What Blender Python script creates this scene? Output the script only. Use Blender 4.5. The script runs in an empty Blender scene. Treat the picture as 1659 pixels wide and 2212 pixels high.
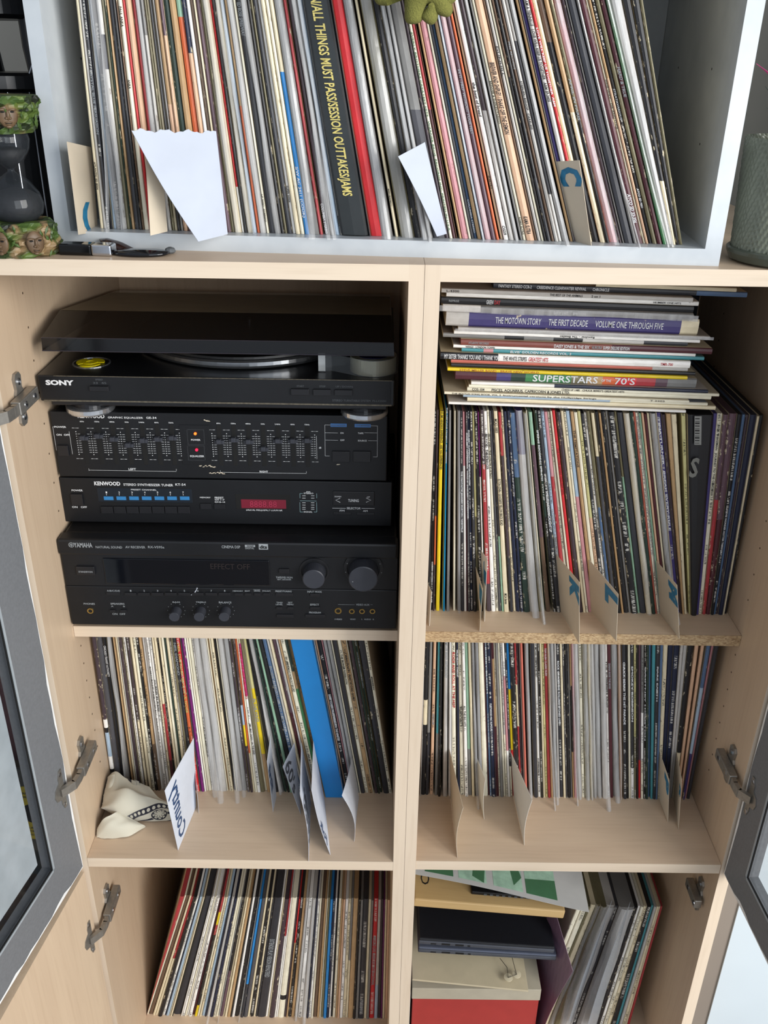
import bpy, math, random, re
from mathutils import Vector, Matrix
random.seed(7)
S = 0.01                       # everything below is in centimetres
# ------------------------------------------------------------------ camera
CAM = (-4.1153, -93.3237, 18.7661); PITCH, YAW, ROLL, F = 0.4662, -0.0037, 0.0161, 1950.53
def _axes():
    cp, sp = math.cos(PITCH), math.sin(PITCH)
    Rz = Matrix.Rotation(YAW, 3, 'Z')
    f = Rz @ Vector((0, cp, -sp)); u = Rz @ Vector((0, sp, cp)); r = Rz @ Vector((1, 0, 0))
    return math.cos(ROLL)*r + math.sin(ROLL)*u, -math.sin(ROLL)*r + math.cos(ROLL)*u, f
RT, UP, FW = _axes(); CP = Vector(CAM)
def ray(u, v): return FW + RT*((u-829.5)/F) - UP*((v-1106)/F)
def aty(u, v, y): d = ray(u, v); return CP + d*((y-CP.y)/d.y)
def atz(u, v, z): d = ray(u, v); return CP + d*((z-CP.z)/d.z)
def atplane(u, v, P, n): d = ray(u, v); return CP + d*((P-CP).dot(n)/d.dot(n))
cd = bpy.data.cameras.new('camera'); co = bpy.data.objects.new('camera', cd)
bpy.context.scene.collection.objects.link(co)
cd.sensor_fit = 'HORIZONTAL'; cd.sensor_width = 36; cd.lens = F/1659*36; cd.clip_start = 0.02
M = Matrix((( RT.x, UP.x, -FW.x), (RT.y, UP.y, -FW.y), (RT.z, UP.z, -FW.z))).to_4x4()
M.translation = CP*S; co.matrix_world = M
sc = bpy.context.scene; sc.camera = co
# ------------------------------------------------------------------ light
vs = sc.view_settings; sc.display_settings.display_device = 'sRGB'
vs.view_transform = 'Standard'; vs.look = 'None'; vs.gamma = 1; vs.use_curve_mapping = False
vs.exposure = 0.31
w = bpy.data.worlds.new('daylight'); sc.world = w; w.use_nodes = True
bg = w.node_tree.nodes['Background']; bg.inputs[0].default_value = (0.80, 0.88, 1.0, 1); bg.inputs[1].default_value = 0.43
def area(name, loc, target, sx, sy, power, col):
    l = bpy.data.lights.new(name, 'AREA'); l.shape = 'RECTANGLE'; l.size = sx*S; l.size_y = sy*S
    l.energy = power; l.color = col
    o = bpy.data.objects.new(name, l); sc.collection.objects.link(o); o.location = Vector(loc)*S
    o.rotation_euler = (Vector(target)-Vector(loc)).to_track_quat('-Z', 'Y').to_euler(); return o
area('window_light', (235, -200, 45), (0, 0, -45), 150, 210, 100, (1.0, 0.985, 0.95))
area('added_fill_light', (115, -265, 40), (-10, 0, -40), 170, 190, 34, (0.90, 0.95, 1.0))  # added fill from the front right, no real source behind it
# ------------------------------------------------------------------ materials
def srgb(h):
    if isinstance(h, tuple): return h
    c = [int(h[i:i+2], 16)/255 for i in (0, 2, 4)]
    return tuple(x/12.92 if x <= .04045 else ((x+.055)/1.055)**2.4 for x in c) + (1,)
MATS = {}
def nm(name):
    m = bpy.data.materials.new(name); m.use_nodes = True; nt = m.node_tree
    b = nt.nodes['Principled BSDF']; return m, nt, nt.nodes, nt.links, b
def add(n, t, **k):
    x = n.new(t)
    for a, v in k.items(): setattr(x, a, v)
    return x
def noise(n, l, vec, scale, det=3, rough=.55, mapscale=None):
    if mapscale:
        mp = add(n, 'ShaderNodeMapping'); mp.inputs['Scale'].default_value = mapscale; l.new(vec, mp.inputs['Vector']); vec = mp.outputs[0]
    t = add(n, 'ShaderNodeTexNoise'); t.inputs['Scale'].default_value = scale; t.inputs['Detail'].default_value = det
    t.inputs['Roughness'].default_value = rough; l.new(vec, t.inputs['Vector']); return t.outputs['Fac']
def ramp(n, l, fac, stops):
    r = add(n, 'ShaderNodeValToRGB'); e = r.color_ramp.elements
    while len(e) < len(stops): e.new(0.5)
    for i, (p, c) in enumerate(stops):
        e[i].position = p; e[i].color = c if isinstance(c, tuple) else (c, c, c, 1)
    l.new(fac, r.inputs[0]); return r.outputs[0]
def mix(n, l, fac, a, b, mode='MIX'):
    m = add(n, 'ShaderNodeMix', data_type='RGBA', blend_type=mode)
    for s, v in ((m.inputs[0], fac), (m.inputs[6], a), (m.inputs[7], b)):
        if hasattr(v, 'links'): l.new(v, s)
        else: s.default_value = v
    return m.outputs[2]
def mth(n, l, op, a, b=None, clamp=False):
    m = add(n, 'ShaderNodeMath', operation=op, use_clamp=clamp)
    for s, v in zip(m.inputs, (a, b)):
        if v is None: continue
        if hasattr(v, 'links'): l.new(v, s)
        else: s.default_value = v
    return m.outputs[0]
def bump(n, l, b, h, strength, dist=.001):
    x = add(n, 'ShaderNodeBump'); x.inputs['Strength'].default_value = strength; x.inputs['Distance'].default_value = dist
    l.new(h, x.inputs['Height']); l.new(x.outputs[0], b.inputs['Normal'])
def plain(name, col, rough=.5, metal=0, nz=.08, nscale=60, bmp=0, coat=0, spec=.5):
    if name in MATS: return MATS[name]
    m, nt, n, l, b = nm(name); c = srgb(col)
    tc = add(n, 'ShaderNodeTexCoord')
    f = noise(n, l, tc.outputs['Object'], nscale)
    cr = ramp(n, l, f, [(.25, tuple(x*(1-nz) for x in c[:3])+(1,)), (.75, tuple(min(1, x*(1+nz)) for x in c[:3])+(1,))])
    l.new(cr, b.inputs['Base Color']); b.inputs['Roughness'].default_value = rough; b.inputs['Metallic'].default_value = metal
    b.inputs['Specular IOR Level'].default_value = spec
    if coat: b.inputs['Coat Weight'].default_value = coat
    if bmp: bump(n, l, b, f, bmp)
    MATS[name] = m; return m
def emis(name, col, st):
    m, nt, n, l, b = nm(name); b.inputs['Base Color'].default_value = srgb(col)
    b.inputs['Emission Color'].default_value = srgb(col); b.inputs['Emission Strength'].default_value = st; MATS[name] = m; return m
def wood(name, c1, c2, rough=.42, axis=2):
    m, nt, n, l, b = nm(name); tc = add(n, 'ShaderNodeTexCoord')
    sc_ = [26, 26, 26]; sc_[axis] = 1.6
    g = noise(n, l, tc.outputs['Object'], 1.0, 5, .6, tuple(sc_))
    sc2 = [5, 5, 5]; sc2[axis] = .9
    g2 = noise(n, l, tc.outputs['Object'], 1.0, 3, .6, tuple(sc2))
    fine = [220, 220, 220]; fine[axis] = 10
    g3 = noise(n, l, tc.outputs['Object'], 1.0, 2, .6, tuple(fine))
    f = mth(n, l, 'ADD', mth(n, l, 'MULTIPLY', g, .55), mth(n, l, 'MULTIPLY', g2, .45))
    col = ramp(n, l, f, [(.3, srgb(c1)), (.7, srgb(c2))])
    dk = ramp(n, l, g3, [(.25, (.86, .83, .80, 1)), (.5, (1, 1, 1, 1))])
    l.new(mix(n, l, .5, col, dk, 'MULTIPLY'), b.inputs['Base Color'])
    b.inputs['Roughness'].default_value = rough; bump(n, l, b, g3, .08, .0004); MATS[name] = m; return m
BIRCH = wood('birch_laminate', 'bfa68c', 'd3bca0')
BIRCHX = wood('birch_laminate_crosswise', 'c1a88f', 'd5bea3', axis=0)
BIRCHE = wood('birch_edge_band', 'd0bca4', 'dfceb8', axis=0)
BIRCHV = wood('birch_edge_band_upright', 'cfbba3', 'dfcdb7', axis=2)
def chipboard():
    m, nt, n, l, b = nm('raw_chipboard'); tc = add(n, 'ShaderNodeTexCoord')
    v = add(n, 'ShaderNodeTexVoronoi'); mp = add(n, 'ShaderNodeMapping'); mp.inputs['Scale'].default_value = (260, 500, 700)
    l.new(tc.outputs['Object'], mp.inputs[0]); l.new(mp.outputs[0], v.inputs['Vector']); v.inputs['Scale'].default_value = 1
    c = ramp(n, l, v.outputs['Color'], [(.1, srgb('8a6b4a')), (.5, srgb('b89a73')), (.9, srgb('d0b58e'))])
    f = noise(n, l, tc.outputs['Object'], 300); l.new(mix(n, l, .35, c, ramp(n, l, f, [(.3, srgb('7d6044')), (.7, srgb('cdb48c'))])), b.inputs['Base Color'])
    b.inputs['Roughness'].default_value = .9; bump(n, l, b, v.outputs['Distance'], .5, .001); MATS['chip'] = m; return m
CHIP = chipboard()
def silverpaint():
    m, nt, n, l, b = nm('silver_white_paint'); tc = add(n, 'ShaderNodeTexCoord')
    f = noise(n, l, tc.outputs['Object'], 14, 4); g = noise(n, l, tc.outputs['Object'], 900, 2)
    l.new(ramp(n, l, f, [(.3, srgb('b3b9be')), (.7, srgb('c9ced1'))]), b.inputs['Base Color'])
    b.inputs['Roughness'].default_value = .33; b.inputs['Metallic'].default_value = .05; bump(n, l, b, g, .08, .0003); MATS['silver'] = m; return m
SILVER = silverpaint()
def sleeve_material():
    m, nt, n, l, b = nm('record_sleeve_print')
    col = add(n, 'ShaderNodeVertexColor', layer_name='Col').outputs[0]
    par = add(n, 'ShaderNodeVertexColor', layer_name='Par').outputs[0]
    sp = add(n, 'ShaderNodeSeparateColor'); l.new(par, sp.inputs[0]); wear, prt, gls = sp.outputs
    uv = add(n, 'ShaderNodeUVMap', uv_map='UV').outputs[0]
    su = add(n, 'ShaderNodeSeparateXYZ'); l.new(uv, su.inputs[0]); U, V = su.outputs[0], su.outputs[1]
    bw = add(n, 'ShaderNodeRGBToBW'); l.new(col, bw.inputs[0])
    isdark = mth(n, l, 'LESS_THAN', bw.outputs[0], .16)
    # rubbed edges and chips: paper core shows on dark sleeves, brown stains on light ones
    f1 = noise(n, l, uv, 1.0, 5, .7, (2.2, 1.1, 1)); f2 = noise(n, l, uv, 1.0, 3, .6, (.9, .22, 1))
    edge = mth(n, l, 'ABSOLUTE', mth(n, l, 'SUBTRACT', U, .5))
    k = mth(n, l, 'ADD', mth(n, l, 'ADD', mth(n, l, 'MULTIPLY', f1, .7), mth(n, l, 'MULTIPLY', f2, .5)), mth(n, l, 'MULTIPLY', edge, .22))
    thr = mth(n, l, 'SUBTRACT', .985, mth(n, l, 'MULTIPLY', wear, .225))
    chip = mth(n, l, 'MULTIPLY', mth(n, l, 'SUBTRACT', k, thr), 30, True)
    chip = mth(n, l, 'MINIMUM', mth(n, l, 'MAXIMUM', chip, 0), .9)
    core = mix(n, l, isdark, mix(n, l, .6, col, srgb('6b5238')), srgb('cbbd9f'))
    # mottling
    f3 = noise(n, l, uv, 1.0, 4, .6, (1.5, .5, 1))
    mot = ramp(n, l, f3, [(.3, (.84, .82, .80, 1)), (.65, (1.12, 1.11, 1.10, 1))])
    base = mix(n, l, .75, col, mot, 'MULTIPLY')
    # illegible fine print in a centre strip
    fp = noise(n, l, uv, 1.0, 1, .5, (1.2, 7.5, 1)); zone = noise(n, l, uv, 1.0, 1, .5, (.02, .16, 1))
    strip = mth(n, l, 'LESS_THAN', edge, .27)
    mk = mth(n, l, 'MULTIPLY', mth(n, l, 'MULTIPLY', mth(n, l, 'GREATER_THAN', fp, .5), mth(n, l, 'GREATER_THAN', zone, .5)), mth(n, l, 'MULTIPLY', strip, prt))
    ink = mix(n, l, isdark, srgb('2a2826'), srgb('cfccc4'))
    c1 = mix(n, l, mth(n, l, 'MULTIPLY', mk, .75), base, ink)
    c2 = mix(n, l, chip, c1, core)
    l.new(c2, b.inputs['Base Color'])
    rg = mth(n, l, 'SUBTRACT', .62, mth(n, l, 'MULTIPLY', gls, .4)); l.new(rg, b.inputs['Roughness'])
    bump(n, l, b, f1, .25, .0006); MATS['sleeve'] = m; return m
SLEEVE = sleeve_material()
def film_material():
    m, nt, n, l, b = nm('clear_plastic_outer_sleeve'); tc = add(n, 'ShaderNodeTexCoord')
    f = noise(n, l, tc.outputs['Object'], 1, 4, .6, (120, 50, 9)); g = noise(n, l, tc.outputs['Object'], 1, 3, .6, (60, 30, 6))
    b.inputs['Base Color'].default_value = (.62, .62, .62, 1); b.inputs['Roughness'].default_value = .16
    b.inputs['Specular IOR Level'].default_value = .8; bump(n, l, b, mth(n, l, 'ADD', f, g), .4, .0015)
    tr = add(n, 'ShaderNodeBsdfTransparent'); mx = add(n, 'ShaderNodeMixShader')
    l.new(ramp(n, l, g, [(.35, .25), (.7, .6)]), mx.inputs[0]); l.new(tr.outputs[0], mx.inputs[1]); l.new(b.outputs[0], mx.inputs[2])
    l.new(mx.outputs[0], n['Material Output'].inputs[0]); MATS['film'] = m; return m
FILM = film_material()
def glassy(name, col, alpha, rough=.05, spec=.6):
    m, nt, n, l, b = nm(name); b.inputs['Base Color'].default_value = srgb(col); b.inputs['Roughness'].default_value = rough
    b.inputs['Specular IOR Level'].default_value = spec
    tr = add(n, 'ShaderNodeBsdfTransparent'); mx = add(n, 'ShaderNodeMixShader'); mx.inputs[0].default_value = alpha
    l.new(tr.outputs[0], mx.inputs[1]); l.new(b.outputs[0], mx.inputs[2]); l.new(mx.outputs[0], n['Material Output'].inputs[0]); MATS[name] = m; return m
def brushed(name, c, rough=.42):
    m, nt, n, l, b = nm(name); tc = add(n, 'ShaderNodeTexCoord')
    f = noise(n, l, tc.outputs['Object'], 1, 3, .6, (4, 30, 900)); g = noise(n, l, tc.outputs['Object'], 9, 4)
    cc = srgb(c); l.new(ramp(n, l, g, [(.3, tuple(x*.8 for x in cc[:3])+(1,)), (.75, tuple(x*1.5 for x in cc[:3])+(1,))]), b.inputs['Base Color'])
    b.inputs['Roughness'].default_value = rough; b.inputs['Metallic'].default_value = .2; bump(n, l, b, f, .1, .0003); MATS[name] = m; return m
BLK = brushed('black_brushed_front', '131417'); BLKS = plain('black_satin_steel', '0e0e10', .5, .2, .3, 120, .1)
BLKG = plain('gloss_black_plastic', '060607', .08, 0, .1); BTN = plain('black_button_plastic', '18181b', .35)
KNOB = plain('dark_grey_knob_plastic', '33353c', .4); SLOT = plain('slot_black', '030303', .8)
INKW = plain('white_print', 'd9dadb', .5); INKG = plain('grey_print', '8f9396', .5); INKD = plain('dim_grey_print', '4c4f52', .5)
INKB = plain('blue_marker_ink', '1a6f95', .5, 0, .35, 150); PEN = plain('blue_pen_ink', '25456f', .5); PENG = plain('grey_pencil', '55565c', .6)
INKK = plain('black_print', '1c1a19', .6); GOLD = plain('gold_foil_print', 'd9c878', .35, .3); INKR = plain('red_print', 'b8262c', .5)
CHROME = plain('chrome', 'c9cbd0', .12, 1, .05); NICKEL = plain('nickel_plated_steel', '9a968f', .38, .75, .12, 200)
ALU = plain('polished_aluminium', 'd4d6d9', .2, .9, .05); BRASS = plain('brass_jack_ring', 'b99a5a', .25, .9)
THINP = plain('thin_paper', 'b4bac6', .7, 0, .06, 18, .2); WPAPER = plain('white_paper', 'cfd3dc', .7, 0, .05, 30, .15); CARD = plain('tan_card', 'c8bba6', .75, 0, .06, 25, .1); CARDW = plain('off_white_card', 'dad5cb', .7, 0, .05, 25, .1)
DOORG = plain('grey_painted_door', '6d6f72', .55, 0, .1, 260, .15); CHIPW = plain('bare_white_chipped_paint', 'e8e8e6', .6)
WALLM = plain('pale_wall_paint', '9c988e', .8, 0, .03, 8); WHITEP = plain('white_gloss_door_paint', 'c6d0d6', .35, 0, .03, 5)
LEDO = emis('orange_led', 'ff5a18', 3); LEDR = emis('red_led', 'ff1030', 3)
# ------------------------------------------------------------------ mesh helpers
class MB:
    def __init__(s): s.v = []; s.f = []; s.c = []; s.p = []; s.uv = []
    def face(s, pts, c=None, p=None, uv=None):
        i = len(s.v); s.v += [tuple(q) for q in pts]; s.f.append(tuple(range(i, i+len(pts)))); s.c.append(c); s.p.append(p); s.uv.append(uv)
    def poly(s, vs, fs, c=None):
        i = len(s.v); s.v += [tuple(q) for q in vs]
        for f in fs: s.f.append(tuple(i+k for k in f)); s.c.append(c); s.p.append(None); s.uv.append(None)
    def hexa(s, P):   # 8 corners: bottom ring 0-3, top ring 4-7
        s.poly(P, [(3, 2, 1, 0), (4, 5, 6, 7), (0, 1, 5, 4), (1, 2, 6, 5), (2, 3, 7, 6), (3, 0, 4, 7)])
    def box(s, x0, x1, y0, y1, z0, z1, Mx=None, bev=0):
        if bev:
            r = min(bev, abs(x1-x0)/2.2, abs(z1-z0)/2.2, abs(y1-y0)/2.2)
            loops = []
            for (y, d) in ((y0, r), (y0+r*.3, r*.3), (y0+r, 0), (y1, 0)):
                L = []
                for (cx, cz, a0) in ((x0+r, z0+r, 180), (x1-r, z0+r, 270), (x1-r, z1-r, 0), (x0+r, z1-r, 90)):
                    for a in (0, 45, 90):
                        t = math.radians(a0+a); rr = r-d*.9
                        L.append((cx+rr*math.cos(t), y, cz+rr*math.sin(t)))
                loops.append(L)
            V = [p for L in loops for p in L]; n = 12; Fs = [tuple(range(n-1, -1, -1))[::-1]]
            for k in range(3):
                for j in range(n): Fs.append((k*n+(j+1) % n, k*n+j, (k+1)*n+j, (k+1)*n+(j+1) % n))
            Fs.append(tuple(range(3*n+n-1, 3*n-1, -1)))
        else:
            V = [(x0, y0, z0), (x1, y0, z0), (x1, y1, z0), (x0, y1, z0), (x0, y0, z1), (x1, y0, z1), (x1, y1, z1), (x0, y1, z1)]
            Fs = [(3, 2, 1, 0), (4, 5, 6, 7), (0, 1, 5, 4), (1, 2, 6, 5), (2, 3, 7, 6), (3, 0, 4, 7)]
        if Mx: V = [Mx @ Vector(q) for q in V]
        s.poly(V, Fs)
    def lathe(s, prof, c, n=32, Mx=None, caps=True):   # prof (r,z)
        V = []; Fs = []
        for (r, z) in prof:
            for k in range(n):
                a = 2*math.pi*k/n; V.append(Vector((c[0]+r*math.cos(a), c[1]+r*math.sin(a), c[2]+z)))
        for i in range(len(prof)-1):
            for k in range(n): Fs.append((i*n+k, i*n+(k+1) % n, (i+1)*n+(k+1) % n, (i+1)*n+k))
        if caps: Fs += [tuple(range(n-1, -1, -1)), tuple(range((len(prof)-1)*n, len(prof)*n))]
        if Mx: V = [Mx @ q for q in V]
        s.poly(V, Fs)
    def cyl_y(s, x, z, r, y0, y1, n=24, r2=None):       # knob-like cylinder along y, front at y0
        r2 = r if r2 is None else r2; V = []
        ys = ((y0, r2*.93), (y0+.08, r2), (y1, r)) if abs(y1-y0) > .2 else ((y0, r2), (y1, r))
        for (y, rr) in ys:
            for k in range(n): a = 2*math.pi*k/n; V.append((x+rr*math.cos(a), y, z+rr*math.sin(a)))
        Fs = [tuple(range(n))]
        for i in range(len(ys)-1):
            for k in range(n): Fs.append((i*n+(k+1) % n, i*n+k, (i+1)*n+k, (i+1)*n+(k+1) % n))
        Fs.append(tuple(range(len(ys)*n-1, len(ys)*n-n-1, -1)))
        s.poly(V, Fs)
    def ring_y(s, x, z, r0, r1, y, n=24, th=.15):
        V = []
        for (rr, yy) in ((r1, y+th), (r1, y), (r0, y), (r0, y+th)):
            for k in range(n): a = 2*math.pi*k/n; V.append((x+rr*math.cos(a), yy, z+rr*math.sin(a)))
        Fs = [(i*n+(k+1) % n, i*n+k, (i+1)*n+k, (i+1)*n+(k+1) % n) for i in range(3) for k in range(n)]
        s.poly(V, Fs)
    def tube(s, pts, r, n=8, closed=False):
        pts = [Vector(p) for p in pts]; V = []; Fs = []; m = len(pts)
        for i, p in enumerate(pts):
            a = pts[max(i-1, 0)]; b = pts[min(i+1, m-1)]; t = (b-a).normalized()
            q = Vector((0, 0, 1)) if abs(t.z) < .9 else Vector((1, 0, 0)); e1 = t.cross(q).normalized(); e2 = t.cross(e1)
            rr = r[i] if isinstance(r, (list, tuple)) else r
            for k in range(n): g = 2*math.pi*k/n; V.append(p+e1*rr*math.cos(g)+e2*rr*math.sin(g))
        for i in range(m-1):
            for k in range(n): Fs.append((i*n+k, i*n+(k+1) % n, (i+1)*n+(k+1) % n, (i+1)*n+k))
        Fs += [tuple(range(n-1, -1, -1)), tuple(range((m-1)*n, m*n))]; s.poly(V, Fs)
    def grid(s, fn, nu, nv, th=None):      # fn(u,v)->point; th = thickness vector function or Vector
        V = [Vector(fn(i/nu, j/nv)) for j in range(nv+1) for i in range(nu+1)]; W = nu+1
        Fs = [(j*W+i, j*W+i+1, (j+1)*W+i+1, (j+1)*W+i) for j in range(nv) for i in range(nu)]
        if th is not None:
            n0 = len(V); V += [p+Vector(th) for p in V]
            Fs += [tuple(n0+k for k in reversed(f)) for f in Fs[:]]
            rim = [i for i in range(W)] + [j*W+nu for j in range(1, nv+1)] + [nv*W+i for i in range(nu-1, -1, -1)] + [j*W for j in range(nv-1, 0, -1)]
            for a, b in zip(rim, rim[1:]+rim[:1]): Fs.append((b, a, n0+a, n0+b))
        s.poly(V, Fs)
    def build(s, name, mat, parent=None, smooth=False, origin=None, attrs=False):
        V = [Vector(q) for q in s.v]
        if parent is not None: org = Vector(parent['org'])
        elif origin is not None: org = Vector(origin)
        else:
            xs = [q.x for q in V]; ys = [q.y for q in V]; zs = [q.z for q in V]
            org = Vector(((min(xs)+max(xs))/2, (min(ys)+max(ys))/2, min(zs)))
        me = bpy.data.meshes.new(name); me.from_pydata([((q-org)*S)[:] for q in V], [], s.f)
        for m_ in (mat if isinstance(mat, (list, tuple)) else [mat]): me.materials.append(m_)
        if attrs:
            ca = me.color_attributes.new('Col', 'FLOAT_COLOR', 'CORNER'); pa = me.color_attributes.new('Par', 'FLOAT_COLOR', 'CORNER')
            ul = me.uv_layers.new(name='UV'); C = []; P = []; Uv = []
            for f, c, p, uv in zip(s.f, s.c, s.p, s.uv):
                for k in range(len(f)):
                    C += c; P += p; Uv += uv[k] if uv else (0, 0)
            ca.data.foreach_set('color', C); pa.data.foreach_set('color', P); ul.data.foreach_set('uv', Uv)
        if smooth: me.polygons.foreach_set('use_smooth', [True]*len(me.polygons))
        me.update()
        o = bpy.data.objects.new(name, me); sc.collection.objects.link(o); o['org'] = tuple(org)
        if parent is not None: o.parent = parent
        else: o.location = org*S
        return o
def thing(name, label, cat, loc, group=None):
    o = bpy.data.objects.new(name, None); sc.collection.objects.link(o); o.location = Vector(loc)*S; o['org'] = tuple(loc)
    o.empty_display_size = .02; return tag(o, label, cat, group)
def tag(o, label, cat, group=None):
    o['label'] = label; o['category'] = cat
    if group: o['group'] = group
    return o
def struct(o): o['kind'] = 'structure'; return o
_gl = {}
def glyph2d(text, off=0.0, spacing=1.0):     # triangles of a line of text, height of capitals = 1
    key = (text, off, spacing)
    if key in _gl: return _gl[key]
    c = bpy.data.curves.new('glyphs', 'FONT'); c.body = text; c.resolution_u = 2; c.offset = off; c.space_character = spacing
    o = bpy.data.objects.new('glyphs', c); me = o.to_mesh()
    V = [(v.co.x, v.co.y) for v in me.vertices]; Fs = [tuple(p.vertices) for p in me.polygons]
    o.to_mesh_clear(); bpy.data.objects.remove(o); bpy.data.curves.remove(c)
    if not V: V = [(0, 0), (1, 0), (1, 1)]; Fs = []
    x0 = min(v[0] for v in V); x1 = max(v[0] for v in V); k = 1/.70
    V = [((x-x0)*k, y*k) for x, y in V]; _gl[key] = (V, Fs, (x1-x0)*k); return _gl[key]
def put(mb, text, fn, length, h, off=0.012, ratio=None):   # fn(s,t)->3D point; s along the text in cm, t across in cm
    V, Fs, w_ = glyph2d(text, off)
    if length is None: length = w_*h
    mb.poly([fn(x/w_*length, y*h) for x, y in V], Fs)
def flat_text(mb, text, P, xd, yd, h, length=None, center=False, off=.012):
    V, Fs, w_ = glyph2d(text, off); L = length or w_*h; P = Vector(P)-(Vector(xd)*L/2 if center else Vector((0, 0, 0)))
    mb.poly([P+Vector(xd)*(x/w_*L)+Vector(yd)*(y*h) for x, y in V], Fs)
# ------------------------------------------------------------------ dimensions of the two cabinets
T = 1.61; WI = 44.04; L0 = -T-WI; R0 = T+WI; BACK = 49.5; FLOOR = -160.0
zA, rA, zB, zRA, rRA, zRB = -50.67, 8.9, -84.52, -51.41, 9.86, -84.40
zBot = -138.2
def board(name, x0, x1, y0, y1, z0, z1, mat, parent=None, edge=None, ename='edge_band'):
    mb = MB(); mb.box(x0, x1, y0, y1, z0, z1); o = mb.build(name, mat, parent)
    return o
def cabinet(label, x0, x1, side):
    c = thing('cabinet', label, 'cabinet', ((x0+x1)/2, BACK/2, FLOOR), 'pair of birch cabinets standing side by side')
    for a, b in ((x0, x0+T), (x1-T, x1)):
        mb = MB(); mb.box(a, b, .06, BACK, FLOOR, 0); o = mb.build('side_panel', BIRCH, c)
        e = MB(); e.box(a, b, 0, .06, FLOOR, 0); e.build('edge_band', BIRCHV, o)
        h = MB()                                     # shelf-pin holes on the inner face
        inner = b if a == x0 else a
        for zz in list(range(-76, -53, 3))+list(range(-46, -4, 4)):
            for yy in (10.5, 38):
                h.lathe([(.14, -.02), (.14, .03)], (0, 0, 0), 8, Matrix.Translation((inner, yy, zz)) @ Matrix.Rotation(math.pi/2, 4, 'Y'))
        h.build('shelf_pin_hole', plain('pin_hole_shadow_brown', '4a3828', .9), o)
    mb = MB(); mb.box(x0+T, x1-T, .06, BACK, -1.69, 0); o = mb.build('top_panel', BIRCHX, c)
    e = MB(); e.box(x0+T, x1-T, 0, .06, -1.69, 0); e.build('edge_band', BIRCHE, o)
    mb = MB(); mb.box(x0+T, x1-T, BACK-.5, BACK, FLOOR+8, -1.69); mb.build('back_panel', BIRCH, c)
    mb = MB(); mb.box(x0+T, x1-T, .3, BACK-.5, zBot-1.7, zBot); o = mb.build('bottom_panel', BIRCHX, c)
    mb = MB(); mb.box(x0+T, x1-T, 3, 4.6, FLOOR, zBot-1.7); mb.build('plinth', BIRCHX, c)
    return c
cabL = cabinet('birch cabinet on the left, holding the stereo equipment', L0-T, -.02, -1)
cabR = cabinet('birch cabinet on the right, holding the lying pile of records', .02, R0+T, 1)
def shelf(label, x0, x1, y0, z, mat, emat, ename, par):
    s = MB(); s.box(x0+.04, x1-.04, y0+.08, BACK-.6, z-1.69, z); o = s.build('shelf', mat, par); o['label'] = label
    e = MB(); e.box(x0+.04, x1-.04, y0, y0+.08, z-1.69, z); e.build(ename, emat, o); return o
shelf('birch shelf under the stereo equipment', L0, -T, rA, zA, BIRCHX, BIRCHE, 'edge_band', cabL)
shelf('birch shelf with the crumpled cloth on it', L0, -T, 0.0, zB, BIRCHX, BIRCHE, 'edge_band', cabL)
shelf('shelf with raw chipboard front edge', T, R0, rRA, zRA, BIRCHX, CHIP, 'chipboard_edge', cabR)
shelf('birch shelf with bare front strip and paper dividers', T, R0, 0.15, zRB, BIRCHX, BIRCHE, 'edge_band', cabR)
# ------------------------------------------------------------------ room
mb = MB(); mb.box(-200, 200, 55, 60, FLOOR, 110); struct(mb.build('wall_back', WALLM))
mb = MB(); mb.box(-200, 200, -260, 60, FLOOR-3, FLOOR); struct(mb.build('floor', plain('grey_brown_floor', '6d655c', .5, 0, .15, 6)))
# ------------------------------------------------------------------ silver-white crate (record box) on top
th = math.atan2(1.59-6.59, 30.40+39.44); CO = Vector((-39.44, 6.59, 0)); CW = math.hypot(69.84, 5.0)
CM = Matrix.Translation(CO) @ Matrix.Rotation(th, 4, 'Z')
CH, CDp, CT = 36.5, 36.5, 1.7
crate = thing('record_crate', 'open silver-white box shelf of leaning records on the cabinet tops', 'shelf', tuple(CM @ Vector((CW/2, CDp/2, 0))))
for (a, b, c_, d, nme) in ((0, CW, 0, CT, 'bottom_board'), (0, CW, CH-CT, CH, 'top_board'), (0, CT-.05, CT, CH-CT, 'side_board'), (CW-CT+.05, CW, CT, CH-CT, 'side_board')):
    mb = MB(); mb.box(a, b, 0, CDp, c_, d, CM); mb.build(nme, SILVER, crate)
mb = MB(); mb.box(CT, CW-CT, CDp-.5, CDp, CT, CH-CT, CM); mb.build('back_board', SILVER, crate)
mb = MB()
for (y, z) in ((9, 18.2), (25, 18.2), (9, 11), (9, 26)):
    for x, d in ((CT-.05, 1), (CW-CT+.05, -1)):
        mb.lathe([(.13, -.02), (.13, .03)], (0, 0, 0), 8, CM @ Matrix.Translation((x, y, z)) @ Matrix.Rotation(math.pi/2, 4, 'Y'))
mb.build('pin_hole', SLOT, crate)
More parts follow.
